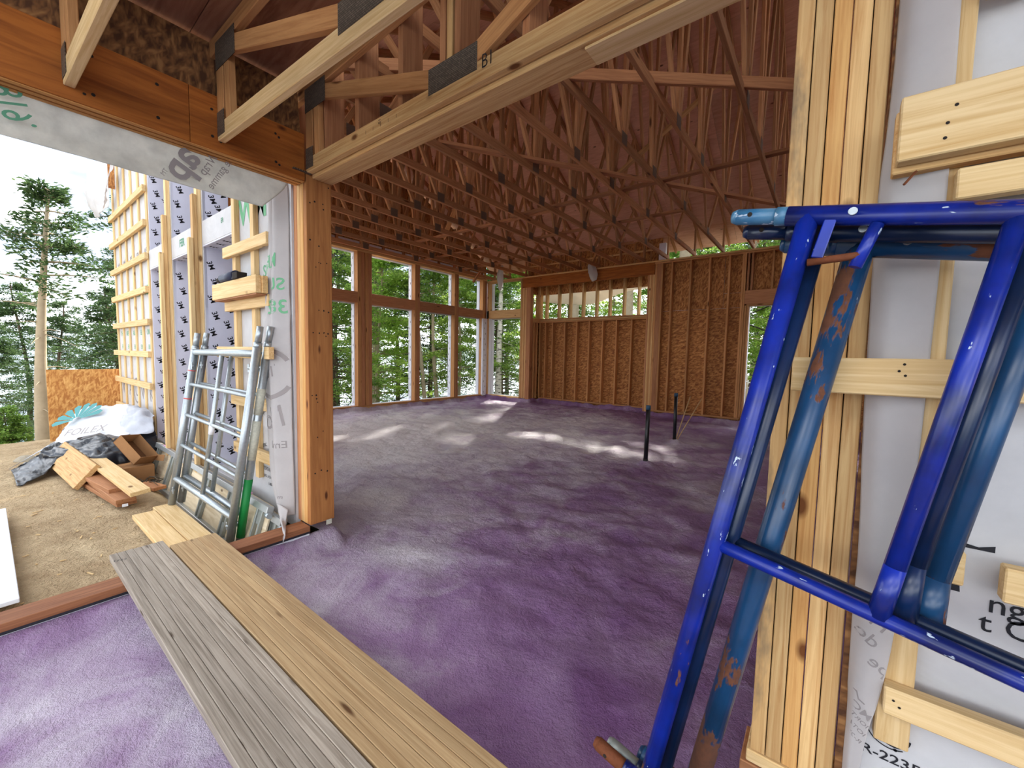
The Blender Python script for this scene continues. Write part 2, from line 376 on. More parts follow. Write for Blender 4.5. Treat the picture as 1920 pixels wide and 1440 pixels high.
class Print:
    """flat lettering collected on one printed surface"""
    def __init__(s): s.V, s.F = [], []
    def put(s, body, o, x, y, size, bold=0., sx=1.0):
        v, f = text_geo(body, bold); o, x, y = Vector(o), Vector(x).normalized(), Vector(y).normalized(); k = len(s.V)
        s.V += [tuple(o+x*(a[0]*size*sx)+y*(a[1]*size)) for a in v]; s.F += [tuple(i+k for i in q) for q in f]
    def poly(s, pts):
        k = len(s.V); s.V += [tuple(p) for p in pts]; s.F.append(tuple(range(k, k+len(pts))))
    def ring(s, o, x, y, r0, r1, a0=0, a1=360, n=28):
        o, x, y = Vector(o), Vector(x).normalized(), Vector(y).normalized(); k = len(s.V)
        for i in range(n+1):
            t = math.radians(a0+(a1-a0)*i/n); d = x*math.cos(t)+y*math.sin(t); s.V += [tuple(o+d*r0), tuple(o+d*r1)]
        s.F += [(k+2*i, k+2*i+1, k+2*i+3, k+2*i+2) for i in range(n)]
    def drop(s, sheets, d, gap=.003, back=.6):
        from mathutils.bvhtree import BVHTree
        d = Vector(d).normalized(); ts = []
        for sh in sheets: ts.append(BVHTree.FromPolygons([WM[sh.name] @ v.co for v in sh.data.vertices], [tuple(p.vertices) for p in sh.data.polygons]))
        V, miss = [], set()
        for i, v in enumerate(s.V):
            o = Vector(v)-d*back; hs = [h for h in (t.ray_cast(o, d) for t in ts) if h[0] is not None]
            h = min(hs, key=lambda q: q[3]) if hs else None
            V.append(tuple(h[0]-d*gap) if h else v)
            if not h: miss.add(i)
        s.V = V; s.F = [f for f in s.F if not miss.intersection(f)]
    def make(s, name, mat, parent): return link(name, pymesh(name, s.V, s.F), M[mat], parent)
def copy_tree(o, d, parent=None):
    c = o.copy(); COL.objects.link(c); c.matrix_world = Matrix.Translation(d) @ WM[o.name]; WM[c.name] = c.matrix_world.copy()
    if parent is not None: c.parent = parent; c.matrix_parent_inverse = WM[parent.name].inverted()
    for ch in list(o.children): copy_tree(ch, d, c)
    return c
def sm(t): t = max(0., min(1., t)); return t*t*(3-2*t)

# ------------------------------------------------------------------ ground, lake, foam floor
def floor_z(x, y):
    p = Vector((x, y, 0))
    z = -.135+.03*noise.noise(p*.45)+.022*noise.noise(p*1.2+Vector((9, 0, 0)))
    a = .5+.5*noise.noise(p*.5+Vector((3, 7, 0))); a *= sm((y-.9)/1.3)
    z += (.014+.026*a)*noise.noise(p*4.2)+(.006+.026*a)*(.35-abs(noise.noise(p*8.5)))*1.3+.006*noise.noise(p*21)
    dd = [x+8.78, 2.2-x]
    dd.append((10.5 if -7.0 < x < -3.5 else 10.0)-y)
    if y < 1.6: dd.append(x+2.87 if x > -2.9 else 0)
    if x < -2.86: dd.append(y-1.56)
    if -.16 < x and y < 1.42: dd.append(1.40-y if x > -.12 else math.hypot(x+.12, 1.4-y))
    if -.12 < x and y > 1.5: dd.append(y-1.54)
    d = min(dd); wv = .05*noise.noise(p*5+Vector((0, 0, 4)))+.02*noise.noise(p*14)
    z += (.108+.03*noise.noise(p*3.3))*sm(1-(d+wv*.6)/.12)
    if y < 1.42 and x < -2.6: z = min(z, -.022)
    for px, py in ((-1.818, 5.304), (-1.938, 7.017)):
        z += .07*sm(1-math.hypot(x-px, y-py)/.16)
    return z
def build_floor():
    st = .036; xs = np.arange(-8.80, 2.22, st); ys = np.arange(-1.3, 10.52, st); V, F, idx = [], [], {}
    def ok(x, y):
        if y < 1.47 and x < -2.90: return False
        if y > 10.02 and not (-7.02 < x < -3.48): return False
        return True
    for i, x in enumerate(xs):
        for j, y in enumerate(ys):
            if ok(x, y): idx[i, j] = len(V); V.append((x, y, floor_z(x, y)))
    for i in range(len(xs)-1):
        for j in range(len(ys)-1):
            q = [(i, j), (i+1, j), (i+1, j+1), (i, j+1)]
            if all(k in idx for k in q): F.append(tuple(idx[k] for k in q))
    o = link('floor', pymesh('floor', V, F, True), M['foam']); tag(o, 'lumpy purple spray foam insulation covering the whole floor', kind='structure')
build_floor()

def ground_z(x, y):
    p = Vector((x, y, 0)); z = -.17+.02*noise.noise(p*.8)+.012*noise.noise(p*3)+.006*noise.noise(p*9)
    if y < 1.4 and x > -7: z -= .13*sm((y-.98)/.2)
    if y >= 1.4 and x > -9.3: z = -.35
    if x < -9.6: z -= .33*(-9.6-x) if x > -16 else .33*6.4+.08*(-16-x)
    if y > 10.6: z -= .05*(y-10.6)
    return z
def build_ground():
    V, F = [], []; xs = [-46, -40, -34, -28, -24, -21]+list(np.arange(-19, -10, .35))+list(np.arange(-10, -2.9, .07))+[-2.89]; ys = [-14, -9, -6, -4]+list(np.arange(-3, 1.36, .07))+[1.36, 1.45]
    for x in xs:
        for y in ys: V.append((x, y, ground_z(x, y)))
    m = len(ys); F = [(i*m+j, (i+1)*m+j, (i+1)*m+j+1, i*m+j+1) for i in range(len(xs)-1) for j in range(m-1)]
    o = link('ground', pymesh('ground', V, F, True), M['soil']); tag(o, 'bare tan sandy soil outside the open side of the house', kind='structure')
    V, F = [], []; xs = list(np.arange(-40, 26, .8)); ys = list(np.arange(1.45, 60, .8)); m = len(ys)
    for x in xs:
        for y in ys:
            z = ground_z(x, y) if (x < -9.3 or y > 10.2) else -.5
            if x >= -9.6 and y > 10.6: z = -.35-.03*(y-10.6)+.15*noise.noise(Vector((x, y, 0))*.4)
            V.append((x, y, z))
    F = [(i*m+j, (i+1)*m+j, (i+1)*m+j+1, i*m+j+1) for i in range(len(xs)-1) for j in range(m-1)]
    o = link('forest_ground', pymesh('forest_ground', V, F, True), M['forest']); tag(o, kind='structure')
    o = link('lake', pymesh('lake', [(-900, -700, -2.6), (60, -700, -2.6), (60, 900, -2.6), (-900, 900, -2.6)], [(0, 1, 2, 3)]), M['water']); tag(o, 'pale bright lake seen between the trees', kind='structure')
    # far shore
    V, F = [], []
    for i, a in enumerate(np.linspace(-200, 400, 80)):
        h = 9+5*noise.noise(Vector((a*.02, 0, 0)))+2*noise.noise(Vector((a*.1, 3, 0))); V += [(-330, a*2, -2.7), (-345, a*2, h), (-420, a*2, h+4)]
    F = [(3*i+k, 3*i+3+k, 3*i+4+k, 3*i+1+k) for i in range(79) for k in (0, 1)]
    o = link('far_hills', pymesh('hills', V, F, True), plain('hazed_far_forest', srgb(176, 186, 186), .9)); tag(o, kind='structure')  # distance haze painted into the pale forest colour
build_ground()

# chips and scraps on the soil
def chips():
    V, F = [], []; r = random.Random(3)
    for i in range(80):
        x, y = r.uniform(-6.2, -3.0), r.uniform(-.6, .95); z = ground_z(x, y)+.006; a = r.uniform(0, 6.3); l, w = r.uniform(.005, .02), r.uniform(.003, .007)
        if r.random() < .1: l *= 3
        u = Vector((math.cos(a), math.sin(a), r.uniform(-.1, .1))); v = Vector((-math.sin(a), math.cos(a), 0)); k = len(V); p = Vector((x, y, z))
        for h in (0, .004): V += [tuple(p+u*(l*s)+v*(w*t)+Vector((0, 0, h))) for s, t in ((-1, -1), (1, -1), (1, 1), (-1, 1))]
        F += [(k+4, k+5, k+6, k+7), (k, k+1, k+5, k+4), (k+1, k+2, k+6, k+5), (k+2, k+3, k+7, k+6), (k+3, k, k+4, k+7)]
    o = link('wood_chips', pymesh('chips', V, F), M['spruce_pale']); tag(o, 'pale wood chips and splinters scattered on the soil', 'wood chips', kind='stuff')
chips()

# ------------------------------------------------------------------ window wall by the lake
WL = struct('wall_left')
wx = -8.76
for n, y0, y1 in (('sill_plate', 1.55, 10.0),):
    bx('sill_plate', (wx-.14, y0, -.065), (wx, y1, -.025), 'spruce', WL); bx('sill_plate', (wx-.14, y0, -.025), (wx, y1, .012), 'framing', WL)
    bx('wrapped_sill', (wx-.26, y0, -.09), (wx-.14, y1, .015), 'membrane_lit', WL)
    bx('top_plate', (wx-.14, y0, 3.64), (wx, y1, 3.695), 'spruce', WL); bx('top_plate', (wx-.14, y0, 3.695), (wx, y1, 3.735), 'framing', WL)
    bx('wrapped_head', (wx-.26, y0, 3.62), (wx-.14, y1, 3.9), 'membrane_lit', WL)
posts = [(1.56, 1.75), (3.55, 3.9), (5.42, 5.80), (7.10, 7.27), (8.56, 8.73), (9.80, 10.0)]
for k, (a, b) in enumerate(posts):
    n = 2 if b-a < .3 else 4; w = (b-a)/n
    for i in range(n):
        g = .012 if (n == 4 and i == 2) else 0
        bx('post_ply', (wx-.14, a+w*i+g, .012), (wx-(.004*(i % 2)), a+w*(i+1)-.001, 3.64), ('framing', 'redwood')[i % 2], WL)
    bx('jamb_membrane', (wx-.262, a-.012, -.03), (wx-.14, b+.012, 3.64), 'membrane_lit', WL)
for (a, b), (c, d) in zip(posts[:-1], posts[1:]):
    bx('window_rail', (wx-.14, b, 2.45), (wx, c, 2.70), 'redwood', WL)
    bx('rail_wrap', (wx-.262, b, 2.43), (wx-.14, c, 2.72), 'wrap', WL)
def membrane_text(parent, spots, o, x, y, size, mat='ink', name='printed_lettering', tilt=0.):
    p = Print()
    for u, v in spots: p.put('3M', Vector(o)+Vector(x)*u+Vector(y)*v, Vector(y)*-1+Vector(x)*tilt, Vector(x)*1+Vector(y)*tilt, size, .016)
    return p.make(name, mat, parent)
for a, b in posts[1:5]:
    membrane_text(WL, [(.03+.055*(i % 2), .1+.17*i) for i in range(21)], (wx-.15, a-.0135, 0), (-1, 0, 0), (0, 0, 1), .05, 'ink_grey', 'small_print')
p = Print()
for (a, b), (c, d) in list(zip(posts[:-1], posts[1:]))[1:4]:
    for i in range(2): p.put(('WRAP', 'ER')[i], (wx-.20, b+.35+.55*i, 2.4285), (0, 1, 0), (1, 0, 0), .085, .02)
p.make('green_print', 'ink_green', WL)
# gable above the windows
V = [(-8.92, 1.3, 3.735), (-8.92, 10.1, 3.735), (-8.92, 10.1, 4.2), (-8.92, 5.75, 6.4), (-8.92, 1.3, 4.2)]
V = V+[(a[0]+.012, a[1], a[2]) for a in V]
link('gable_sheathing', pymesh('gable', V, [(4, 3, 2, 1, 0), (5, 6, 7, 8, 9), (0, 1, 6, 5), (1, 2, 7, 6), (2, 3, 8, 7), (3, 4, 9, 8), (4, 0, 5, 9)]), M['osb'], WL)
for y in np.arange(1.9, 10, .61):
    h = min(4.2+.5*(y-1.3), 4.2+.5*(10.1-y)); bx('gable_stud', (-8.905, y, 3.735), (-8.82, y+.038, h), 'truss', WL)

# ------------------------------------------------------------------ far wall
WB = struct('wall_back')
yb = 10.0
bx('bottom_plate', (-3.4, yb, -.01), (-1.46, yb+.14, .03), 'framing', WB); bx('bottom_plate', (-.42, yb, -.01), (2.2, yb+.14, .03), 'framing', WB)
bx('top_plate', (-3.41, yb, 3.555), (2.2, yb+.14, 3.593), 'framing', WB); bx('top_plate', (-8.76, yb, 3.60), (2.2, yb+.14, 3.64), 'spruce', WB)
for x, w in ((-3.398, .047), (-3.35, .10), (-3.25, .04), (-3.02, .038), (-2.605, .038), (-2.20, .038), (-1.805, .038), (-1.54, .038), (-1.50, .038)):
    bx('stud', (x, yb, .03), (x+w, yb+.14, 3.555), 'framing' if w < .1 else 'redwood', WB)
for x in (-1.455, -1.412): bx('jack_stud', (x, yb, .03), (x+.038, yb+.14, 2.456), 'framing', WB)
for x in (-1.44, -1.37): bx('cripple_stud', (x, yb, 2.775), (x+.038, yb+.14, 3.555), 'redwood', WB)
for x in (-1.0, -.62): bx('cripple_stud', (x, yb, 2.775), (x+.038, yb+.14, 3.555), 'framing', WB)
for x in (-.45, 0, .42, .84, 1.26, 1.7): bx('stud', (x, yb, .03), (x+.038, yb+.14, 3.555), 'framing', WB)
bx('door_header', (-1.46, yb+.002, 2.485), (-.41, yb+.08, 2.775), 'redwood', WB); bx('door_header', (-1.42, yb, 2.447), (-.45, yb+.14, 2.485), 'framing', WB)
bx('header_edge', (-1.40, yb+.09, 2.44), (-.45, yb+.17, 2.455), 'membrane_lit', WB)
for x in (-1.378,): bx('jamb_strip', (x, yb+.1, .03), (x+.012, yb+.2, 2.45), 'membrane_lit', WB)
y2 = yb+.14
for x0, x1, z0, z1 in ((-3.5, -2.20, -.1, 2.43), (-2.195, -1.42, -.1, 2.43), (-3.5, -1.9, 2.436, 3.64), (-1.895, .5, 2.76, 3.64), (-1.895, -1.42, 2.436, 2.755), (-.42, 1.0, -.1, 2.76), (1.0, 2.2, -.1, 3.64)):
    bx('strand_board_panel', (x0, y2, z0), (x1, y2+.012, z1), 'osb', WB, bev=0, along=2 if z1-z0 > 1.3 else 0)
for x0, x1, z0, z1 in ((-3.5, -1.42, -.3, 3.66), (-1.42, -.42, 2.46, 3.66), (-.42, 2.2, -.3, 3.66)): bx('outer_wrap', (x0, y2+.0125, z0), (x1, y2+.016, z1), 'wrap', WB, bev=0)
for z0, z1 in ((-.3, 2.40), (3.15, 3.9)): bx('outer_wrap', (-7.2, 10.653, z0), (-3.4, 10.657, z1), 'wrap', WB, bev=0)
# header and posts of the recess
bx('beam', (-7.36, yb-.002, 3.31), (-3.41, yb+.088, 3.60), 'lvl', WB)
for i in range(5): bx('post_ply', (-7.42+.045*i, yb, .0), (-7.42+.045*(i+1)-.002, yb+.14, 3.31 if i > 0 else 3.6), ('spruce', 'framing')[i % 2], WB)
bx('post_ply', (-7.195, yb-.01, -.02), (-7.04, yb+.13, 3.31), 'redwood', WB)
for i in range(4): bx('post_ply', (-3.565+.042*i, yb-.004, -.03), (-3.565+.042*(i+1)-.002, yb+.14, 3.31), ('redwood', 'spruce', 'framing', 'spruce')[i], WB)
yr = 10.5
bx('bottom_plate', (-7.03, yr, -.02), (-3.5, yr+.14, .02), 'framing', WB)
bx('recess_sill', (-7.03, yr-.01, 2.30), (-3.5, yr+.14, 2.338), 'framing', WB); bx('recess_sill', (-7.03, yr-.01, 2.342), (-3.5, yr+.14, 2.38), 'spruce', WB); bx('recess_sill', (-7.03, yr, 2.384), (-3.5, yr+.14, 2.42), 'framing', WB)
for i, x in enumerate((-7.05, -6.845, -6.595, -6.17, -5.78, -5.38, -4.97, -4.57, -4.15, -3.75)):
    bx('stud', (x, yr, .02), (x+.038, yr+.14, 2.30), 'framing', WB)
for i, x in enumerate((-6.83, -6.40, -6.02, -5.595, -5.18, -4.785, -4.38, -3.98)):
    bx('stud', (x-.02, yr, 2.42), (x+.03, yr+.14, 3.62), 'spruce', WB)
for x in (-7.20, -7.155, -7.11, -7.065): bx('post_ply', (x, yr-.01, 2.42), (x+.043, yr+.14, 3.6), 'spruce', WB)
for x0, x1 in ((-7.2, -5.98), (-5.976, -4.756), (-4.752, -3.4)):
    bx('strand_board_panel', (x0, yr+.14, -.1), (x1, yr+.152, 2.40), 'osb', WB, bev=0); bx('strand_board_panel', (x0, yr+.14, 3.15), (x1, yr+.152, 3.9), 'osb', WB, bev=0)
for xs, s in ((-7.03, -1), (-3.50, 1)):   # jogs
    bx('strand_board_panel', (xs+s*.1, yb+.1, -.1), (xs+s*.112, yr+.15, 2.38), 'osb', WB, bev=0)
    bx('strand_board_panel', (xs+s*.1, yb+.1, 3.15), (xs+s*.112, yr+.15, 3.9), 'osb', WB, bev=0)
    for y in (10.2, 10.36): bx('stud', (min(xs, xs+s*.1), y, 0), (max(xs, xs+s*.1), y+.038, 2.3), 'framing', WB)
    bx('recess_sill', (min(xs, xs+s*.1), yb+.14, 2.30), (max(xs, xs+s*.1), yr, 2.42), 'framing', WB)
# narrow corner window
bx('sill_plate', (-8.76, yb, -.065), (-7.42, yb+.14, .012), 'spruce', WB); bx('window_rail', (-8.76, yb, 2.45), (-7.42, yb+.14, 2.70), 'spruce', WB)
bx('wrapped_sill', (-8.9, yb+.14, -.09), (-7.4, yb+.26, .02), 'membrane_lit', WB); bx('rail_wrap', (-8.9, yb+.14, 2.43), (-7.4, yb+.26, 2.70), 'wrap', WB)
bx('corner_post', (-8.76, yb, .012), (-8.68, yb+.14, 3.6), 'spruce', WB); bx('jamb_membrane', (-9.0, yb+.14, -.03), (-8.655, yb+.262, 3.6), 'membrane_lit', WB)
bx('jamb_membrane', (-8.695, yb+.02, -.02), (-8.665, yb+.14, 2.45), 'membrane_lit', WB); bx('jamb_membrane', (-8.80, yb-.2, -.02), (-8.74, yb+.0, 2.45), 'membrane_lit', WB)
membrane_text(WB, [(.05+.06*(i % 2), .1+.17*i) for i in range(14)], (-8.738, yb-.19, 0), (0, 1, 0), (0, 0, 1), .05, 'ink_grey', 'small_print')
bx('top_plate', (-8.76, yb, 3.56), (-7.42, yb+.14, 3.60), 'spruce', WB)
# closure above the recess header
bx('strand_board_panel', (-7.35, 10.24, 3.64), (-3.32, 10.252, 4.22), 'osb', WB, bev=0)
for x in np.arange(-7.3, -3.4, .41): bx('closure_stud', (x, 10.2, 3.64), (x+.038, 10.24, 4.18), 'framing', WB)
bx('closure_rail', (-7.35, 10.17, 3.93), (-3.4, 10.20, 3.97), 'spruce', WB)
bx('wrapped_return', (-3.36, 10.10, 3.66), (-3.20, 10.30, 4.06), 'membrane_lit', WB)

# ------------------------------------------------------------------ right wall (hidden behind the stud pack)
WR = struct('wall_right')
bx('strand_board_panel', (2.2, 1.4, -.1), (2.212, 10.2, 4.2), 'osb', WR, bev=0)
for y in np.arange(1.6, 10, .8): bx('stud', (2.11, y, 0), (2.2, y+.038, 4.2), 'framing', WR)

# ------------------------------------------------------------------ front wall: lattice part, window mullions, post, pack
WF = struct('wall_front')
yf = 1.375
# lattice segment at the far left
bx('wrap_panel', (-9.15, yf, -.02), (-6.95, yf+.03, 4.25), 'wrap', WF, bev=0); bx('strand_board_panel', (-9.15, yf+.03, -.02), (-6.95, yf+.05, 4.25), 'osb', WF, bev=0)
bx('jamb_membrane', (-6.96, yf-.002, -.02), (-6.935, 1.61, 4.25), 'membrane', WF, bev=0)
for i in range(6):
    x = -9.12+.418*i; bx('furring_strip', (x, yf-.02, .12), (x+.064, yf, 4.1), 'spruce_pale', WF)
for i in range(8):
    z = .36+.42*i; bx('furring_strip', (-9.22+.02*(i % 2), yf-.058, z-.035), (-6.98+.03*((i*3) % 2), yf-.02, z+.045), 'spruce_pale', WF)
sheet('loose_wrap', [[(-9.1, 1.33, 4.3), (-9.5, 1.25, 4.28), (-9.9, 1.2, 4.15), (-10.3, 1.2, 4.05)], [(-9.15, 1.32, 3.85), (-9.4, 1.2, 3.8), (-9.8, 1.15, 3.75), (-10.15, 1.2, 3.8)], [(-9.15, 1.33, 3.5), (-9.3, 1.28, 3.45), (-9.55, 1.25, 3.4), (-9.9, 1.25, 3.45)]], 8, .05, 2.5, M['wrap'], WF)
sheet('loose_wrap', [[(-9.1, 1.30, 3.55), (-8.8, 1.28, 3.75), (-8.4, 1.28, 4.0), (-7.9, 1.29, 4.2)], [(-9.1, 1.27, 3.42), (-8.7, 1.25, 3.62), (-8.3, 1.26, 3.85), (-7.8, 1.27, 4.05)]], 10, .03, 6, M['wrap_flap'], WF)
# mullions with furring stacks
for x0, x1, ye, seed in ((-6.16, -5.95, 1.66, 0), (-5.11, -4.90, 1.635, 1)):
    bx('mullion', (x0+.012, yf+.02, -.02), (x1-.012, ye-.01, 4.3), 'lvl', WF)
    bx('jamb_membrane', (x1-.014, yf, -.02), (x1, ye, 2.30), 'membrane', WF, bev=0); bx('jamb_membrane', (x1-.014, yf, 2.52), (x1, ye-(.045 if seed else 0), 4.3), 'membrane', WF, bev=0)
    bx('jamb_membrane', (x0, yf, -.02), (x0+.014, ye, 4.3), 'membrane', WF, bev=0); bx('wrap_panel', (x0, yf-.004, -.02), (x1, yf+.02, 4.3), 'wrap', WF, bev=0)
    bx('furring_strip', (x1-.10, yf-.042, .05), (x1-.03, yf-.004, 4.3), 'spruce_pale', WF); bx('furring_strip', (x1-.085, yf-.080, .05), (x1-.02, yf-.042, 2.78), 'spruce', WF)
    bx('furring_strip', (x1-.07, yf-.118, .05), (x1-.01, yf-.080, 2.36), 'spruce_pale', WF)
for x0, x1 in ((-6.95, -6.16), (-5.95, -5.11), (-4.90, -4.05)):
    bx('transom_wrap', (x0, yf-.012, 2.30), (x1, 1.61, 2.53), 'wrap', WF); bx('transom_soffit', (x0, yf-.01, 2.288), (x1, 1.60, 2.30), 'membrane', WF, bev=0)
    bx('wrapped_sill', (x0, yf-.01, -.02), (x1, 1.62, .10), 'wrap', WF)
def jamb_spots(w, z0, z1, c): return [(.035+(w-.07)*((i*.5) % 1), z0+.105*i) for i in range(int((z1-z0)/.105))]
for x, w, z0, z1 in ((-6.934, .235, .15, 4.2), (-5.949, .28, .15, 2.28), (-5.949, .28, 2.6, 4.2), (-4.899, .25, .15, 2.28), (-4.899, .20, 2.6, 4.1)):
    membrane_text(WF, [(.05+(w-.12)*(i % 2)+(.03 if i % 4 > 1 else 0), z0+.082*i) for i in range(int((z1-z0)/.082))], (x, yf, 0), (0, 1, 0), (0, 0, 1), .068, 'ink', 'printed_lettering', .4)
for x0, x1 in ((-6.95, -6.16), (-5.95, -5.11), (-4.90, -4.05)):
    membrane_text(WF, [(.08+.09*i, .06+.1*(i % 2)) for i in range(8)], (x0, yf, 2.2865), (1, 0, 0), (0, 1, 0), .06)
p = Print(); p.put('FER', (-5.55, yf-.0135, 2.42), (1, 0, 0), (0, 0, 1), .11, .03); p.put('ER', (-4.35, yf-.0135, 2.44), (1, 0, 0), (0, 0, 1), .06, .02); p.make('green_print', 'ink_darkgreen', WF)
# furred segment beside the post
bx('wrap_panel', (-4.05, yf, -.02), (-3.05, yf+.03, 4.2), 'wrap', WF, bev=0); bx('strand_board_panel', (-4.04, yf+.03, -.02), (-3.06, yf+.05, 4.2), 'osb', WF, bev=0); bx('jamb_membrane', (-4.065, yf, -.02), (-4.05, 1.6, 4.2), 'membrane', WF, bev=0)
bx('stud', (-3.2, 1.43, 0), (-3.09, 1.57, 3.6), 'redwood', WF)
for x, z0 in ((-4.055, .20), (-3.67, .25)):
    bx('furring_strip', (x, yf-.04, z0), (x+.064, yf, 4.1), 'spruce_pale', WF)
for x0, x1, z in ((-4.16, -3.28, 2.11), (-4.14, -3.26, 1.66), (-4.05, -3.28, .87), (-4.02, -3.24, .46)):
    bx('furring_strip', (x0, yf-.079, z-.044), (x1, yf-.04, z+.044), 'spruce_pale', WF)
bx('furring_strip', (-4.16, 1.235, 1.226), (-3.12, 1.273, 1.314), 'spruce_pale', WF)
p = Print()   # printing on the wrap beside the post
for i, (s, z, zz) in enumerate((('WM', 2.42, .30),)): p.put(s, (-3.72, yf-.002, z), (1, 0, .0), (0, 0, 1), zz, .03)
p.put('SUR', (-3.80, yf-.002, 1.86), (1, 0, 0), (0, 0, 1), .11, .01); p.put('SERI', (-3.42, yf-.002, 1.90), (1, 0, 0), (0, 0, 1), .13, .01); p.make('green_print', 'ink_green', WF)
p = Print()
p.put('INTERTAPE POLYMER INC', (-3.42, yf-.002, .33), (1, 0, 0), (0, 0, 1), .045, 0, .9); p.put('TRURO, NOVA SCOTIA, CANADA', (-3.42, yf-.002, .27), (1, 0, 0), (0, 0, 1), .032, .004, .9); p.put('1-800-565-2000', (-3.42, yf-.002, .215), (1, 0, 0), (0, 0, 1), .032, .008)
p.put('Premium', (-3.55, yf-.002, .95), (1, 0, .5), (-.5, 0, 1), .06); p.put('enveloppe de', (-3.62, yf-.002, .78), (1, 0, .5), (-.5, 0, 1), .06); p.put('ccmc', (-3.6, yf-.002, .52), (1, 0, .3), (-.3, 0, 1), .06)
p.make('small_print', 'ink', WF)
# printing on the lattice part
p = Print()
for i in range(5):
    x = -8.85+.418*i; p.put(('TYP', 'AR', 'WE', 'NT', 'HR')[i], (x, yf-.002, 2.05), (1, 0, 0), (0, 0, 1), .17, .03)
    p.put(('THE', 'NEW', 'ALL', 'EL', 'ONE')[i], (x, yf-.002, 1.50), (1, 0, 0), (0, 0, 1), .10, .01); p.put('ER', (x, yf-.002, 1.30), (1, 0, 0), (0, 0, 1), .09)
p.make('green_print', 'ink_green', WF)
p = Print()
for i in range(5):
    x = -8.85+.418*i; p.put(('NO', 'WA', 'RP', 'EN', 'AS')[i], (x, yf-.002, 2.55), (1, 0, .1), (0, 0, 1), .13, .02); p.put(('W', 'A', 'C', 'W', 'K')[i], (x, yf-.002, .66), (1, 0, .2), (-.2, 0, 1), .28, .0)
p.ring((-8.02, yf-.002, .66), (1, 0, 0), (0, 0, 1), .16, .19); p.make('grey_print', 'ink_grey', WF)
# post and beam corner
for i in range(4): bx('post_ply', (-3.05+.046*i, 1.39+.002*(i % 2), .04), (-3.05+.046*(i+1)-.001, 1.57, 2.49), ('redwood', 'spruce', 'spruce_orange', 'post_brown')[i], WF)
bx('felt_strip', (-3.115, 1.375, .1), (-3.085, 1.39, 2.46), 'fibre', WF, bev=0)
bx('post_bracket', (-2.97, 1.30, 2.488), (-2.84, 1.42, 2.494), 'gusset', WF, bev=0); bx('post_bracket', (-2.97, 1.30, 2.44), (-2.965, 1.42, 2.49), 'gusset', WF, bev=0)
tube('bracket_bolt', (-2.91, 1.335, 2.462), (-2.91, 1.335, 2.488), .014, 'galv', WF); tube('bracket_washer', (-2.91, 1.335, 2.478), (-2.91, 1.335, 2.487), .03, 'gusset', WF)
bx('name_tag', (-2.855, 1.50, .015), (-2.85, 1.54, .05), 'label', WF, bev=0)
# nails in the post
rr = random.Random(5)
nl = Print()
for i in range(30):
    y, z = 1.39+rr.choice((.03, .06, .09, .12, .15))+rr.uniform(-.01, .01), rr.choice((.3, .42, .7, .95, 1.15, 1.4, 1.6, 1.9, 2.05, 2.3, 2.42))+rr.uniform(-.03, .03)
    nl.ring((-2.8655, y, z), (0, 1, 0), (0, 0, 1), 0, .004+.003*rr.random(), 0, 360, 6)
nl.make('nail_heads', 'dark', WF)
# girder over the wide opening
bx('girder_plate', (-2.86, 1.432, 2.468), (2.2, 1.572, 2.506), 'spruce', WF); bx('girder_plate', (-2.86, 1.43, 2.506), (2.2, 1.57, 2.545), 'framing', WF)
bx('soffit_patch', (-.80, 1.45, 2.458), (.1, 1.56, 2.468), 'spruce_pale', WF)
for x in (-2.72, -2.33, -1.915, -1.588, -1.486, -1.085, -.68, -.27, .14, .55, .96, 1.4):
    bx('cripple_stud', (x, 1.43, 2.545), (x+.038, 1.57, 3.60), 'redwood', WF)
bx('cripple_stud', (-1.545, 1.435, 2.545), (-1.505, 1.47, 3.60), 'spruce_stain', WF)
bx('top_plate', (-9.0, 1.43, 3.60), (2.2, 1.57, 3.64), 'framing', WF)
# stud pack on the right and the wrapped wall beside it
mats = ('spruce_stain', 'spruce', 'spruce_orange', 'spruce', 'spruce')
for i in range(5): bx('pack_stud', (-.1155+.0397*i, 1.39+.0015*(i % 3), .10), (-.1155+.0397*(i+1)-.0026, 1.53, 2.468), mats[i], WF, bev=.002)
bx('bottom_plate', (-.125, 1.385, .06), (.10, 1.53, .098), 'spruce_pale', WF); bx('bottom_plate', (-.14, 1.38, .0), (2.2, 1.53, .058), 'redwood', WF)
bx('strand_board_panel', (.083, 1.378, 0), (2.2, 1.39, 3.2), 'osb_dark', WF, bev=0)
bx('wrap_panel', (.115, 1.368, 0), (2.2, 1.378, 3.2), 'wrap', WF, bev=0)
for x in np.arange(.25, 2.1, .41): bx('stud', (x, 1.40, .06), (x+.038, 1.54, 2.468), 'framing', WF)
for x in (.150, .56, .97, 1.38): bx('furring_strip', (x, 1.332, .345), (x+.064, 1.368, 2.9), 'spruce_pale', WF)
bx('furring_strip', (-.07, 1.294, 1.213), (1.6, 1.332, 1.301), 'spruce_pale', WF); bx('furring_strip', (.185, 1.294, .803), (.268, 1.332, .878), 'spruce_pale', WF); bx('furring_strip', (.325, 1.294, .79), (1.6, 1.332, .865), 'spruce_pale', WF)
bx('furring_strip', (.158, 1.294, .445), (1.6, 1.332, .513), 'spruce_pale', WF); bx('furring_strip', (.20, 1.294, 1.645), (1.6, 1.332, 1.71), 'spruce_pale', WF); bx('furring_strip', (.22, 1.294, 2.06), (1.6, 1.332, 2.13), 'spruce_pale', WF)
bx('ledger_board', (.098, 1.256, 1.735), (1.7, 1.294, 1.872), 'spruce_pale', WF); bx('ledger_board', (.094, 1.296, 1.722), (1.7, 1.33, 1.86), 'spruce', WF)
nl = Print()
for x, z in ((.183, 1.828), (.172, 1.795), (.170, 1.765), (.30, 1.80)): nl.ring((x, 1.2555, z), (1, 0, 0), (0, 0, 1), 0, .0035, 0, 360, 8)
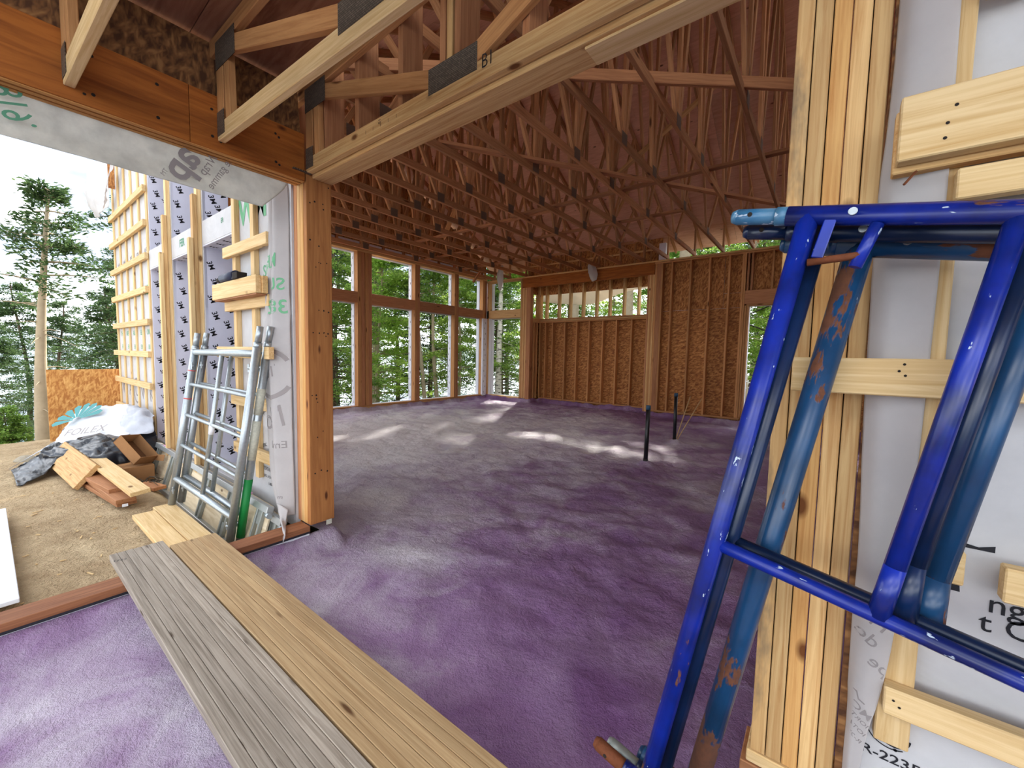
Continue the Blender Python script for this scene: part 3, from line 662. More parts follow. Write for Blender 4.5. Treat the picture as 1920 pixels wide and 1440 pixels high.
for x, z in ((-.025, 1.272), (-.036, 1.255), (-.04, 1.24), (.143, 1.288), (.135, 1.272), (.146, 1.262), (.175, .486), (.186, .474)): nl.ring((x, 1.2935, z), (1, 0, 0), (0, 0, 1), 0, .003, 0, 360, 8)
nl.make('nail_heads', 'dark', WF)
stick('bent_nail', (.135, 1.30, 1.722), (.115, 1.285, 1.692), .004, .004, 'rust', WF, bev=0)
fl = sheet('loose_wrap', [[(.090, 1.374, 3.0), (.115, 1.345, 3.0), (.15, 1.328, 3.0), (.172, 1.322, 3.0)], [(.088, 1.372, 2.0), (.11, 1.340, 2.0), (.15, 1.326, 2.0), (.186, 1.322, 2.0)], [(.078, 1.368, 1.68), (.105, 1.335, 1.68), (.15, 1.326, 1.68), (.190, 1.322, 1.68)],
    [(.083, 1.368, 1.2), (.11, 1.335, 1.2), (.145, 1.325, 1.2), (.186, 1.322, 1.2)], [(.094, 1.368, .85), (.115, 1.335, .85), (.145, 1.324, .85), (.178, 1.322, .85)], [(.094, 1.366, .62), (.112, 1.335, .62), (.135, 1.320, .62), (.166, 1.316, .6)], [(.096, 1.366, .46), (.106, 1.335, .46), (.125, 1.318, .46), (.150, 1.314, .45)], [(.098, 1.366, .38), (.105, 1.335, .36), (.118, 1.326, .35), (.134, 1.320, .33)], [(.098, 1.37, .1), (.105, 1.34, .1), (.112, 1.33, .1), (.120, 1.324, .08)]], 5, .0015, 6, M['wrap_flap'], WF, thick=.0012)
p = Print()   # print on the folded back flap, mirrored because the reverse of the sheet is seen
for q, o, z in (('Pre', (.128, 1.30, .655), .046), ('de', (.122, 1.30, .605), .046), ('pe', (.148, 1.30, .545), .044)):
    p.put(q, o, (-1, 0, .5), (.5, 0, 1), z, .002)
for k in range(4): p.put(('MC', 'NORTH', 'HOTAL', 'R-22')[k], (.122-.003*k, 1.30, .41-.026*k), (-1, 0, .5), (.5, 0, 1), .03 if k == 0 else .016, .004)
p.poly([(.155, 1.30, .76), (.168, 1.30, .735), (.160, 1.30, .70), (.140, 1.30, .71), (.136, 1.30, .745)]); p.poly([(.100, 1.30, .48), (.106, 1.30, .455), (.112, 1.30, .456), (.116, 1.30, .44), (.128, 1.30, .435), (.126, 1.30, .432), (.114, 1.30, .436), (.110, 1.30, .452), (.104, 1.30, .452), (.098, 1.30, .478)])
p.drop([fl], (0, 1, 0), .0016); p.make('grey_print', 'ink_grey', WF)
p = Print()
p.put('ng', (.350, 1.3665, .752), (1, 0, 0), (0, 0, 1), .062, .004); p.put('t C', (.352, 1.3665, .705), (1, 0, 0), (0, 0, 1), .062, .004); p.put('R-2235', (.188, 1.3665, .286), (1, 0, 0), (0, 0, 1), .034, .014, 1.15)
p.poly([(.243, 1.3665, .83), (.273, 1.3665, .82), (.278, 1.3665, .762), (.258, 1.3665, .762), (.232, 1.3665, .80)]); p.poly([(.258, 1.3665, .905), (.268, 1.3665, .882), (.30, 1.3665, .876), (.325, 1.3665, .885), (.325, 1.3665, .87), (.25, 1.3665, .87)])
p.ring((.192, 1.3665, .350), (1, 0, 0), (0, .0, .6), .024, .031, 180, 360); p.ring((.186, 1.3665, .360), (1, 0, 0), (0, 0, .6), .046, .049, 200, 300); p.ring((.196, 1.3665, .314), (1, 0, 0), (0, 0, 1), 0, .004)
p.make('black_print', 'ink', WF)
# drooping wrap beside the post
rows = []
for z, x0, x1, d in ((2.47, -3.36, -3.08, 0), (2.1, -3.36, -3.075, .01), (1.75, -3.40, -3.07, .03), (1.3, -3.47, -3.06, .05), (.9, -3.42, -3.055, .05), (.55, -3.37, -3.05, .05), (.25, -3.30, -3.04, .05), (.08, -3.20, -3.05, .03)):
    rows.append([(x0, 1.352, z), (x0*.7+x1*.3, 1.325-d*.7, z), (x0*.5+x1*.5, 1.345-d, z), (x0*.3+x1*.7, 1.310-d*.6, z), (x1, 1.372-d*.2, z)])
fp = sheet('loose_wrap', rows, 7, .012, 3.5, M['wrap_flap'], WF, thick=.0012)
sheet('loose_wrap', [[(-3.16, 1.29, .16), (-3.10, 1.28, .17), (-3.03, 1.31, .14)], [(-3.08, 1.27, .08), (-3.03, 1.26, .09), (-2.98, 1.27, .06)], [(-2.91, 1.22, .055), (-2.88, 1.21, .055), (-2.85, 1.21, .05)], [(-2.862, 1.20, -.04), (-2.852, 1.195, -.03), (-2.848, 1.195, -.02)]], 5, .006, 18, M['wrap_flap'], WF, thick=.001)
p = Print()
for a0 in range(0, 360, 30): p.ring((-3.22, 1.2, 1.12), (1, 0, 0), (0, 0, 1), .16, .19, a0, a0+30, 6)
p.put('Tick', (-3.23, 1.2, 1.13), (-1, 0, -.2), (-.2, 0, 1), .125, .012, .8); p.put('No', (-3.20, 1.2, .79), (-1, 0, -.25), (-.2, 0, 1), .22, .006, .8); p.put('Envel', (-3.15, 1.2, .60), (-1, 0, -.1), (-.1, 0, 1), .075); p.put('mear', (-3.13, 1.2, .22), (-1, 0, 0), (0, 0, 1), .04)
p.drop([fp], (0, 1, 0), .0025, .3); p.make('grey_print', 'ink_grey', WF)
p = Print(); p.put('MLE', (-3.215, 1.2, 1.93), (-1, 0, 0), (0, 0, 1), .14, .008, .6); p.put('SU', (-3.16, 1.2, 1.76), (-1, 0, 0), (0, 0, 1), .12, .01); p.put('382', (-3.18, 1.2, 1.60), (-1, 0, 0), (0, 0, 1), .14, .01); p.drop([fp], (0, 1, 0), .0025, .3); p.make('green_print', 'ink_green', WF)

# ------------------------------------------------------------------ open left side of the entry
WS = struct('wall_side')
bx('sill_plate', (-3.0, -1.6, .0), (-2.86, 1.385, .04), 'sill', WS); bx('sill_gasket', (-3.0, -1.6, -.014), (-2.862, 1.385, .0), 'plastic_black', WS, bev=0)
bx('foundation_edge', (-3.02, -1.6, -.4), (-2.875, 1.385, -.014), 'white_board', WS, bev=0)
for y0, y1 in ((-1.6, .755), (.757, 1.382)):
    for i in range(3): bx('header_board', (-2.86-.0445*(i+1)+.0015, y0, 2.435+.0015*(i % 2)), (-2.86-.0445*i, y1, 2.738), 'lvl', WS, bev=.002)
for z in range(3): bx('veneer_edge', (-2.864-.0445*z-.034, -1.6, 2.431), (-2.864-.0445*z-.006, 1.382, 2.436), 'lvl_edge', WS, bev=0)
nl = Print()
for y in (-.1, .35, .38, .86, .9, 1.2, 1.22, .62):
    for z in (2.50, 2.66): nl.ring((-2.8585, y, z+rr.uniform(-.02, .02)), (0, 1, 0), (0, 0, 1), 0, .006+.003*rr.random(), 0, 360, 7)
nl.make('nail_heads', 'dark', WS)
ysT = (1.39, .885, .282, -.32)
for y0, y1 in ((.902, 1.38), (.302, .90), (-.30, .30), (-1.4, -.302)):
    stick('rim_blocking', (-2.935, y0, 2.90), (-2.935, y1, 2.90), .335, .012, 'osb_dark', WS, side=(-.12, 0, 1), bev=0)
sheet('hanging_wrap', [[(-2.996, -1.2, 2.50), (-2.996, -.3, 2.50), (-2.996, .4, 2.50), (-2.996, 1.0, 2.50), (-2.996, 1.36, 2.50)], [(-3.0, -1.2, 2.34), (-2.99, -.3, 2.33), (-3.005, .4, 2.34), (-2.995, 1.0, 2.34), (-3.0, 1.30, 2.38)], [(-2.97, -1.2, 2.215), (-2.98, -.3, 2.225), (-2.97, .4, 2.222), (-2.975, .9, 2.222), (-2.98, 1.16, 2.225)]], 10, .006, 5, M['wrap_grey'], WS, thick=.0012)
p = Print()
p.put('819.', (-2.962, .14, 2.362), (0, .3, -1), (0, -1, -.3), .135, .006, .72); p.make('green_print', 'ink_darkgreen', WS)
p = Print()
dx, dy = (0, -.47, -.88), (0, -.88, .47)
p.put('ap', (-2.962, .735, 2.34), dx, dy, .20, .024); p.put('Wrap', (-2.962, .868, 2.382), dx, dy, .066, .003); p.put('de gamme', (-2.962, .925, 2.352), dx, dy, .058, .002); p.put('TM', (-2.962, .66, 2.262), dx, dy, .03)
p.make('brown_print', 'ink_grey', WS)

# ------------------------------------------------------------------ roof: plywood panels
CE = struct('ceiling')
def slope(name, y0, z0, y1, z1, rows, x0, x1, mat, gap=.004):
    """rows of 4x8 panels from the eave (y0,z0) up to (y1,z1)"""
    d = Vector((0, y1-y0, z1-z0)); L = d.length; d.normalize(); k = int(math.ceil(L/1.22))
    for r in range(k):
        a, b = r*1.22, min((r+1)*1.22, L)-gap; x = x0-(1.22 if r % 2 else 0)
        while x < x1:
            xa, xb = max(x, x0), min(x+2.436, x1)
            if xb-xa > .05:
                c0 = Vector((xa, y0, z0))+d*((a+b)/2); c1 = Vector((xb, y0, z0))+d*((a+b)/2)
                stick('plywood_panel', c0, c1, b-a, .012, mat, CE, side=d, bev=0)
            x += 2.44
slope('p', 10.75, 3.98, 5.75, 6.48, 5, -9.1, 2.6, 'ply'); slope('p', 1.42, 4.315, 5.75, 6.48, 5, -9.0, 2.6, 'ply')
for y0, y1, z0, z1 in ((10.8, 5.75, 4.0, 6.52), (1.40, 5.75, 4.345, 6.52)): stick('roof_underlay', (-9.15, (y0+y1)/2, (z0+z1)/2), (2.7, (y0+y1)/2, (z0+z1)/2), math.hypot(y1-y0, z1-z0), .006, 'dark', CE, side=(0, y1-y0, z1-z0), bev=0)
stick('roof_underlay', (-3.4, .4, 3.092), (2.6, .4, 3.332), 2.1, .006, 'dark', CE, side=(0, 1, 0), bev=0)
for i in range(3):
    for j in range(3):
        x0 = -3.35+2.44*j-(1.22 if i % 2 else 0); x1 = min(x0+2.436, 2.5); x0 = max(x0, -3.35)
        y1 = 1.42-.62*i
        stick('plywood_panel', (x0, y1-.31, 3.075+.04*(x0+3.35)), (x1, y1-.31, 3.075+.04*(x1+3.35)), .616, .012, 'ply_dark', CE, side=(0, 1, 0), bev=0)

# ------------------------------------------------------------------ roof trusses over the room
def roof_z(y): return min(3.98+.5*(10.75-y), 4.055+.5*(y-.9))-.006
def truss(x):
    t = root('roof_truss', None, 'truss', (x, 1.45, 3.64))
    g = 'roof trusses over the purple floor'; t['group'] = g
    bz0, bz1 = 3.642, 3.731
    bx('bottom_chord', (x-.019, 1.44, bz0), (x+.019, 10.13, bz1), 'truss', t)
    ob = .05
    for a, b in (((x, 1.45, roof_z(1.45)-ob), (x, 5.75, roof_z(5.75)-ob)), ((x, 10.70, roof_z(10.70)-ob), (x, 5.75, roof_z(5.75)-ob))):
        stick('top_chord', a, b, .089, .037, 'truss', t)
    bx('heel_post', (x-.018, 10.02, bz1), (x+.018, 10.10, roof_z(10.06)-.09), 'truss', t); bx('heel_post', (x-.018, 1.45, bz1), (x+.018, 1.53, roof_z(1.5)-.09), 'truss', t)
    pts = [2.6, 4.46, 5.46, 6.9, 8.5]
    def web(y0, y1):
        z1 = roof_z(y1)-.10
        stick('web', (x, y0, bz1), (x, y1, z1), .064, .036, 'truss', t, side=(0, 1, 0))
    for i, y in enumerate(pts):
        if y in (4.46, 5.46, 6.9): web(y, y+.02)
        web(y-.05, y-(.9, .93, .42, .72, .8)[i]); web(y+.05, y+(.93, .42, .72, .8, .75)[i])
        for s in (-1, 1): bx('truss_plate', (x+s*.0195, y-.07, bz0+.01), (x+s*.0215, y+.07, bz1+.05), 'gusset_brown', t, bev=0)
    return t
xsT = [-8.50-.0, -7.90, -7.28, -6.67, -6.09, -5.47, -4.91, -4.31, -3.70, -3.13, -2.53, -1.94, -1.36, -.74, -.14, .48, 1.09, 1.70]
ords = 'first second third fourth fifth sixth seventh eighth ninth tenth eleventh twelfth thirteenth fourteenth fifteenth sixteenth seventeenth eighteenth'.split()
T0 = truss(xsT[0]); T0['label'] = 'brown roof truss running beside the tall window wall, first of the row'
for i, x in enumerate(xsT[1:], 1):
    c = copy_tree(T0, Vector((x-xsT[0], 0, 0)))
    c['label'] = 'brown roof truss over the purple floor, %s counting from the tall window wall' % ords[i]
# braces laid across the truss chords
def thing_board(name, label, cat, p0, p1, w, t, mat, side=(0, 0, 1), group=None):
    o = stick(name, p0, p1, w, t, mat, None, side); return tag(o, label, cat, group)
for k, (a, b, zz, w) in enumerate((((-3.9, 1.6), (-.30, 4.60), 3.755, .10), ((-3.75, 3.36), (-.55, 8.05), 3.755, .09))):
    thing_board('truss_brace', ('pale pinkish brace running diagonally over the chords near the girder', 'pinkish brace running diagonally across the chords towards the far doorway')[k], 'brace', (a[0], a[1], zz), (b[0], b[1], zz), w, .038, 'redwood', (0, 0, 1) if k == 0 else (1, 0, 0), 'braces on the trusses')
for k, (x0, x1, y, z) in enumerate(((-4.6, -.1, 5.86, 3.752), (-7.4, -3.7, 5.98, 3.752), (-8.5, -2.0, 7.2, 3.752), (-8.6, -3.4, 8.6, 3.752), (-5.2, 1.2, 3.6, 4.62), (-8.2, -2.2, 5.05, 5.2))):
    thing_board('truss_brace', ('reddish brace across the truss chords in the middle of the roof', 'pale brace across the truss chords towards the window wall', 'thin brace across the chords behind the middle of the room', 'thin brace across the chords close to the far wall', 'brace nailed high across the webs above the girder', 'brace nailed high across the webs under the ridge')[k], 'brace', (x0, y, z), (x1, y, z), .089, .038, 'redwood', (0, 1, 0) if k < 4 else (0, .5, 1), 'braces on the trusses')
for k, (a, b) in enumerate((((-5.1, 9.95, 3.70), (-3.35, 8.4, 5.02)), ((-6.6, 6.1, 3.75), (-5.0, 5.8, 5.6)), ((-2.5, 5.5, 3.8), (-1.2, 6.6, 5.4)))):
    thing_board('truss_brace', ('light brace slanting up through the webs above the recess header', 'pale brace slanting up between webs in the middle of the roof', 'short dark brace slanting between webs near the stud pack')[k], 'brace', a, b, .089, .038, 'framing', (1, 0, 1), 'braces on the trusses')
thing_board('wood_scrap', 'short scrap of lumber hanging from the chords above the window wall', 'lumber', (-8.4, 8.95, 3.42), (-8.15, 9.1, 3.86), .07, .038, 'redwood', (0, 1, 0))
tag(sheet('plastic_shred', [[(-7.70, 9.30, 3.86), (-7.62, 9.28, 3.87), (-7.52, 9.25, 3.86)], [(-7.76, 9.28, 3.6), (-7.62, 9.2, 3.6), (-7.5, 9.25, 3.62)], [(-7.72, 9.28, 3.36), (-7.60, 9.22, 3.34), (-7.5, 9.25, 3.4)], [(-7.66, 9.26, 3.18), (-7.60, 9.24, 3.14), (-7.56, 9.25, 3.2)]], 6, .015, 9, M['wrap_flap']), 'torn white wrap shred hanging above the corner window', 'plastic shred')
tag(sheet('plastic_shred', [[(-5.15, 9.90, 3.72), (-5.05, 9.88, 3.74), (-4.95, 9.9, 3.72)], [(-5.12, 9.86, 3.55), (-5.0, 9.84, 3.56), (-4.88, 9.88, 3.56)], [(-5.06, 9.84, 3.40), (-4.96, 9.82, 3.38), (-4.84, 9.86, 3.44)], [(-5.0, 9.84, 3.28), (-4.95, 9.83, 3.26), (-4.86, 9.85, 3.30)]], 6, .02, 12, M['wrap_flap']), 'crumpled pale wrap shred hanging in front of the recess header', 'plastic shred')

# ------------------------------------------------------------------ porch trusses over the viewer
def porch(k, y, rot, label):
    t = root('porch_truss', label, 'truss', (-2.86, y, 2.49), 'porch trusses'); d = Vector((math.cos(rot), math.sin(rot), 0)); n = Vector((-d.y, d.x, 0)); o = Vector((-2.857, y+.019, 0))
    P = lambda s, z, q=0: o+d*s+n*q+Vector((0, 0, z))
    stick('bottom_chord', P(0, 2.5355), P(4.4, 2.5355), .091, .038, 'spruce' if k == 0 else 'spruce_pale', t)
    stick('heel_post', P(.047, 2.58), P(.047, 3.0), .089, .037, 'framing', t, side=d); stick('heel_post', P(.15, 2.58), P(.13, 3.0), .06, .037, 'framing', t, side=d)
    stick('top_chord', P(-.42, 3.01), P(4.4, 3.20), .089, .037, 'framing', t)
    for s0, z0, s1, z1 in ((.16, 2.96, 1.28, 2.615), (1.52, 2.615, 2.7, 3.08), (2.75, 3.08, 3.6, 2.6)): stick('web', P(s0, z0), P(s1, z1), .085, .036, 'framing', t)
    def plate(s0, s1, z0, z1, sh=0, q=-.0205):
        m = (s0+s1)/2; stick('truss_plate', P(s0, (z0+z1)/2, q), P(s1, (z0+z1)/2+sh, q), z1-z0, .002, 'gusset', t, bev=0)
    plate(1.24, 1.56, 2.545, 2.665); plate(.002, .26, 2.87, 3.02); plate(.004, .10, 2.51, 2.64); plate(1.24, 1.56, 2.545, 2.665, 0, .0205)
    return t
t1 = porch(0, 1.388, 0, 'front porch truss on the girder with a handwritten mark on its chord'); t2 = porch(1, .885, .03, 'middle porch truss over the opening, light chord with a steel plate'); t3 = porch(2, .282, .03, 'porch truss at the corner of the view, whose chord end rests on the orange header')
p = Print(); p.put('B1', (-1.235, 1.386, 2.562), (1, 0, 0), (0, 0, 1), .085, -.006, .8); p.make('handwriting', 'ink', t1)
p = Print()
for i in range(5): p.put('I', (-2.15+.07*i, 1.386, 2.535), (1, 0, .3*(i % 2)), (0, 0, 1), .03, -.006)
p.put('15', (-2.02, 1.386, 2.555), (0, 0, -1), (1, 0, 0), .03); p.make('pencil_marks', 'ink', t1)

# ------------------------------------------------------------------ planks, boards, sheets on the ground
def plank(name, label, x0, x1, y0, y1, z, mat, n=7):
    t = root(name, label, 'plank', (x0, (y0+y1)/2, z), 'scaffold planks across the sill'); w = (y1-y0)/n
    for i in range(n): bx('lamination', (x0+rr.uniform(0, .004), y0+w*i+.0006, z), (x1, y0+w*(i+1)-.0006, z+.038+rr.uniform(-.0012, .0012)), mat, t, bev=.002)
    return t
pk = plank('scaffold_plank', 'weathered grey laminated plank laid across the sill', -3.25, 1.2, .404, .648, .041, 'plank_grey')
p = Print(); p.put('1722', (-3.12, .43, .0805), (.3, 1, 0), (-1, .3, 0), .03); p.make('stamp', 'ink', pk)
plank('scaffold_plank', 'tan laminated plank laid across the sill nearer the post', -3.14, 1.2, .655, .895, .041, 'plank_tan')
sup = bx('support_block', (.3, .38, -.12), (.45, .95, .04), 'redwood'); tag(sup, 'lumber block carrying the ends of both planks', 'lumber')
for k, (y0, y1, x0) in enumerate(((.70, .845, -4.46), (.85, .995, -4.56))):
    tag(bx('yellow_board', (x0, y0, -.125), (-3.20, y1, -.088), 'spruce_pale'), ('fresh yellow board on the soil, the one beside the grey plank end', 'fresh yellow board on the soil, the one under the silver frame leg')[k], 'board', 'yellow boards on the soil')
tag(bx('white_foam_board', (-5.44, -1.15, -.115), (-3.42, .07, -.09), 'white_board'), 'smooth white rigid board lying on the soil', 'board')
tag(bx('strand_board_sheet', (-9.32, .58, -.32), (-9.30, 1.8, .93), 'osb_light', along=1), 'light brown strand board sheet standing upright past the lattice wall', 'sheet')
o = bx('strand_board_sheet', (-6.7, 2.0, -.1), (-5.45, 2.012, 1.08), 'osb_light', along=1); tag(o, 'orange strand board sheet standing inside the front windows', 'sheet')
# lumber pile
tag(stick('long_board', (-7.3, .66, .075), (-4.76, .81, .005), .14, .038, 'spruce_pale', None, (0, 1, .1)), 'long pale board lying on top of the lumber pile', 'board', 'lumber pile')
tag(stick('wide_board', (-7.25, .50, .02), (-5.86, .60, -.03), .27, .045, 'spruce', None, (0, .62, .75)), 'wide tan board propped on edge against the lumber pile', 'board', 'lumber pile')
for k, (p0, p1, w) in enumerate((((-6.2, .62, -.125), (-5.0, .755, -.135), .14), ((-6.1, .66, -.085), (-4.93, .74, -.09), .14), ((-6.3, .60, -.045), (-5.22, .735, -.052), .14))):
    b = stick('red_board', p0, p1, w, .038, 'redwood', None, (0, 1, 0)); tag(b, ('bottom reddish board of the small stack on the soil', 'middle reddish board of the small stack, with a white label beneath', 'top reddish board of the small stack on the soil')[k], 'board', 'lumber pile')
    if k == 1: bx('paper_label', (-4.925, .71, -.14), (-4.922, .75, -.115), 'ink_white', b, bev=0)
tag(stick('wood_offcut', (-5.75, 1.0, -.17), (-5.45, 1.08, -.175), .12, .035, 'redwood', None, (0, 1, 0)), 'small reddish offcut lying by the aluminium deck', 'board')
# boxes
b = root('cardboard_box', 'open brown cardboard box tipped towards the viewer', 'box', (-6.2, 1.0, .1)); bm_rot = Matrix.Translation((-6.12, 1.02, .14)) @ Matrix.Rotation(.5, 4, 'Z') @ Matrix.Rotation(.75, 4, 'Y') @ Matrix.Rotation(-.2, 4, 'X') @ Matrix.Scale(.72, 4)
for nme, lo, hi, mt in (('box_floor', (-.24, -.16, -.07), (.24, .16, -.064), 'card_dark'), ('box_side', (-.24, -.16, -.07), (.24, -.154, .09), 'card'), ('box_side', (-.24, .154, -.07), (.24, .16, .09), 'card'), ('box_end', (-.24, -.16, -.07), (-.234, .16, .09), 'card'), ('box_end', (.234, -.16, -.07), (.24, .16, .09), 'card')):
    q = bx(nme, lo, hi, mt, None, bev=0); q.matrix_world = bm_rot @ WM[q.name]; WM[q.name] = q.matrix_world.copy(); q.parent = b; q.matrix_parent_inverse = WM[b.name].inverted()
q = bx('white_slip', (-.05, -.06, -.06), (.07, .02, -.055), 'ink_white', None, bev=0); q.matrix_world = bm_rot @ WM[q.name]; WM[q.name] = q.matrix_world.copy(); q.parent = b; q.matrix_parent_inverse = WM[b.name].inverted()
tag(bx('carton', (-6.5, .86, -.19), (-5.95, 1.14, -.02), 'card'), 'closed brown carton under the open box', 'box')
o = stick('card_flap', (-6.12, 1.16, .03), (-5.92, 1.22, .04), .07, .004, 'card', None, (0, .3, 1)); tag(o, 'loose pale cardboard flap beside the boxes', 'cardboard')
V, F = [], []
for i in range(26):
    a = Vector((rr.uniform(-6.3, -5.7), rr.uniform(.95, 1.2), -.20+rr.uniform(0, .05))); b_ = a+Vector((rr.uniform(-.3, .3), rr.uniform(-.12, .12), rr.uniform(0, .03)))
    v, f = polytube([a, (a+b_)/2+Vector((0, 0, .02)), b_], [.006, .005, .003], 5, len(V)); V += v; F += f
tag(link('twig_litter', pymesh('twigs', V, F), M['bark']), 'dark twigs and litter under the carton', 'twigs', kind='stuff')
# tarp heap
tp = root('tarp', 'white and black plastic tarp crumpled over a heap on the soil', 'tarp', (-7.2, .9, 0))
sheet('white_tarp', [[(-8.4, .60, -.1), (-8.35, .75, -.1), (-8.2, 1.1, -.05), (-7.8, 1.25, .0), (-7.3, 1.33, .0)], [(-8.3, .643, .179), (-8.2, .882, .42), (-8.0, 1.06, .43), (-7.6, 1.20, .475), (-7.25, 1.32, .36)], [(-7.9, .578, .082), (-7.6, .737, .254), (-7.3, .945, .33), (-7.0, 1.05, .33), (-6.85, 1.27, .30)], [(-7.6, .50, .02), (-7.2, .669, .148), (-6.9, .843, .230), (-6.65, .961, .209), (-6.6, 1.15, .25)]], 12, .05, 3.6, M['tarp_white'], tp, thick=.003)
sheet('grey_fold', [[(-7.5, 1.20, .50), (-7.1, 1.28, .50), (-6.75, 1.30, .44)], [(-7.1, 1.08, .40), (-6.85, 1.2, .45), (-6.6, 1.27, .36)], [(-6.85, 1.0, .26), (-6.6, 1.08, .26), (-6.45, 1.25, .28)], [(-6.75, .96, .17), (-6.55, 1.0, .2), (-6.4, 1.18, .26)]], 8, .04, 4.5, M['tarp_grey'], tp, thick=.003, seed=3)
sheet('black_tarp', [[(-7.62, .50, .05), (-7.2, .66, .13), (-6.9, .84, .20), (-6.62, .95, .19), (-6.65, 1.28, .28)], [(-7.4, .434, .05), (-7.0, .582, .082), (-6.55, .779, .15), (-6.4, .936, .14), (-6.45, 1.27, .16)], [(-7.3, .396, .03), (-6.8, .563, .03), (-6.3, .74, .05), (-6.25, .911, .03), (-6.4, 1.24, -.02)], [(-7.28, .39, -.05), (-6.82, .56, -.06), (-6.32, .74, -.1), (-6.27, .91, -.12), (-6.42, 1.24, -.16)]], 13, .055, 6.5, M['plastic_black'], tp, thick=.003, seed=5)
sheet('black_tail', [[(-7.25, .15, -.14), (-7.5, .30, -.10), (-7.75, .46, -.02), (-7.7, .56, .06)], [(-6.9, .16, -.13), (-7.1, .30, -.08), (-7.3, .42, -.02), (-7.3, .50, .05)], [(-6.45, .165, -.16), (-6.55, .28, -.13), (-6.75, .40, -.10), (-6.95, .50, .0)]], 12, .035, 8, M['plastic_black'], tp, thick=.003, seed=8)
sheet('pale_hem', [[(-7.28, .135, -.12), (-7.55, .29, -.06), (-7.78, .46, .02), (-7.75, .56, .09)], [(-7.25, .15, -.10), (-7.5, .31, -.04), (-7.7, .48, .03), (-7.65, .57, .08)]], 6, .004, 6, M['tarp_grey'], tp, thick=.003)
p = Print(); c0 = Vector((-7.20, .70, .235)); ux, uy = Vector((.5, .33, .10)), Vector((-.55, .35, .42))
p.put('FOILEX', c0+Vector((.22, .02, .05)), ux, uy, .17, .006); p.make('lettering', 'ink_grey', tp)
p = Print(); c0 = Vector((-7.72, .72, .34))
for i in range(8):
    a = math.radians(20+i*24); d = ux.normalized()*math.cos(a)+uy.normalized()*math.sin(a); n = ux.normalized()*-math.sin(a)+uy.normalized()*math.cos(a)
    p.poly([c0+d*.05-n*.01, c0+d*.30-n*.05, c0+d*.34, c0+d*.30+n*.05, c0+d*.05+n*.01])
p.make('leaf_emblem', 'ink_teal', tp)
bm = bmesh.new(); bmesh.ops.create_icosphere(bm, subdivisions=2, radius=.1)
for v in bm.verts: v.co *= 1+.25*noise.noise(v.co*9)
me = bpy.data.meshes.new('stone'); bm.to_mesh(me); bm.free(); o = link('stone', me, M['stone'], None, Matrix.Translation((-8.0, .28, -.16)) @ Matrix.Diagonal((1.4, 1, .5, 1))); tag(o, 'flat pale stone half buried in the soil', 'stone')

# scaffold deck leaning on its edge
def deck(label, p0, p1, lean, h, dx=0, dy=0):
    t = root('scaffold_deck', label, 'scaffold deck', p0, 'aluminium scaffold decks'); a, b = Vector(p0), Vector(p1); x = (b-a).normalized(); L = (b-a).length
    u = Vector(lean).normalized(); n = x.cross(u); n = n if n.y < 0 else -n   # towards the viewer
    P = lambda s, v, q: a+x*s+u*v+n*q
    stick('deck_panel', P(0, h/2, -.02), P(L, h/2, -.02), h, .012, 'ply_cream', t, u, 0)
    for v, w in ((.025, .05), (h-.025, .05)): stick('side_rail', P(-.02, v, 0), P(L+.02, v, 0), w, .05, 'alu', t, u)
    k = 6
    for i in range(k):
        s = .12+(L-.24)*i/(k-1)
        for q in (-.045, .045): stick('cross_rib', P(s+q, .05, .0), P(s+q, h-.05, .0), .022, .03, 'alu_dark', t, x)
        for v0, v1 in ((.05, .05+(h-.1)*.28), (.05+(h-.1)*.68, h-.05)): stick('cross_web', P(s, v0, -.004), P(s, v1, -.004), .07, .012, 'alu_dark', t, x)
    for s in (.0, L):
        for v in (.06, h-.06): tube('hook', P(s, v, .01), P(s+(.05 if s else -.05), v, .01), .02, 'galv', t)
    return t
d1 = deck('aluminium scaffold deck leaning on edge behind the silver frames, pink marks on its rail', (-6.40, 1.15, -.30), (-3.20, 1.13, -.30), (0, .125, .43), .455)
for s in (.15, 2.5):
    a = Vector((-6.38+s, 1.262, .138)); sheet('pink_mark', [[a, a+Vector((.12, 0, .0)), a+Vector((.3, 0, 0))], [a+Vector((.03, .03, .0)), a+Vector((.16, .035, 0)), a+Vector((.27, .03, 0))]], 3, .002, 20, M['pink'], d1, thick=.001)
deck('second aluminium scaffold deck leaning behind the first, near the hanging wrap', (-5.0, 1.235, -.30), (-3.06, 1.20, -.28), (0, .09, .36), .36)
# buckets
bk = root('bucket_stack', 'white ribbed bucket stack behind the silver frame', 'bucket', (-5.45, 1.50, .10))
V, F = [], []; prof = []
for i in range(7): prof += [(.095+.004*i, .0+.034*i), (.112+.004*i, .012+.034*i), (.112+.004*i, .024+.034*i), (.096+.004*i, .026+.034*i)]
prof.append((0, .24))
for i in range(24):
    for r, z in prof: V.append((-5.45+r*math.cos(i*math.pi/12), 1.50+r*math.sin(i*math.pi/12), .102+z))
m = len(prof); F = [(i*m+j, ((i+1) % 24)*m+j, ((i+1) % 24)*m+j+1, i*m+j+1) for i in range(24) for j in range(m-1)]
link('bucket_body', pymesh('bucket', V, F, True), M['white_plastic'], bk)
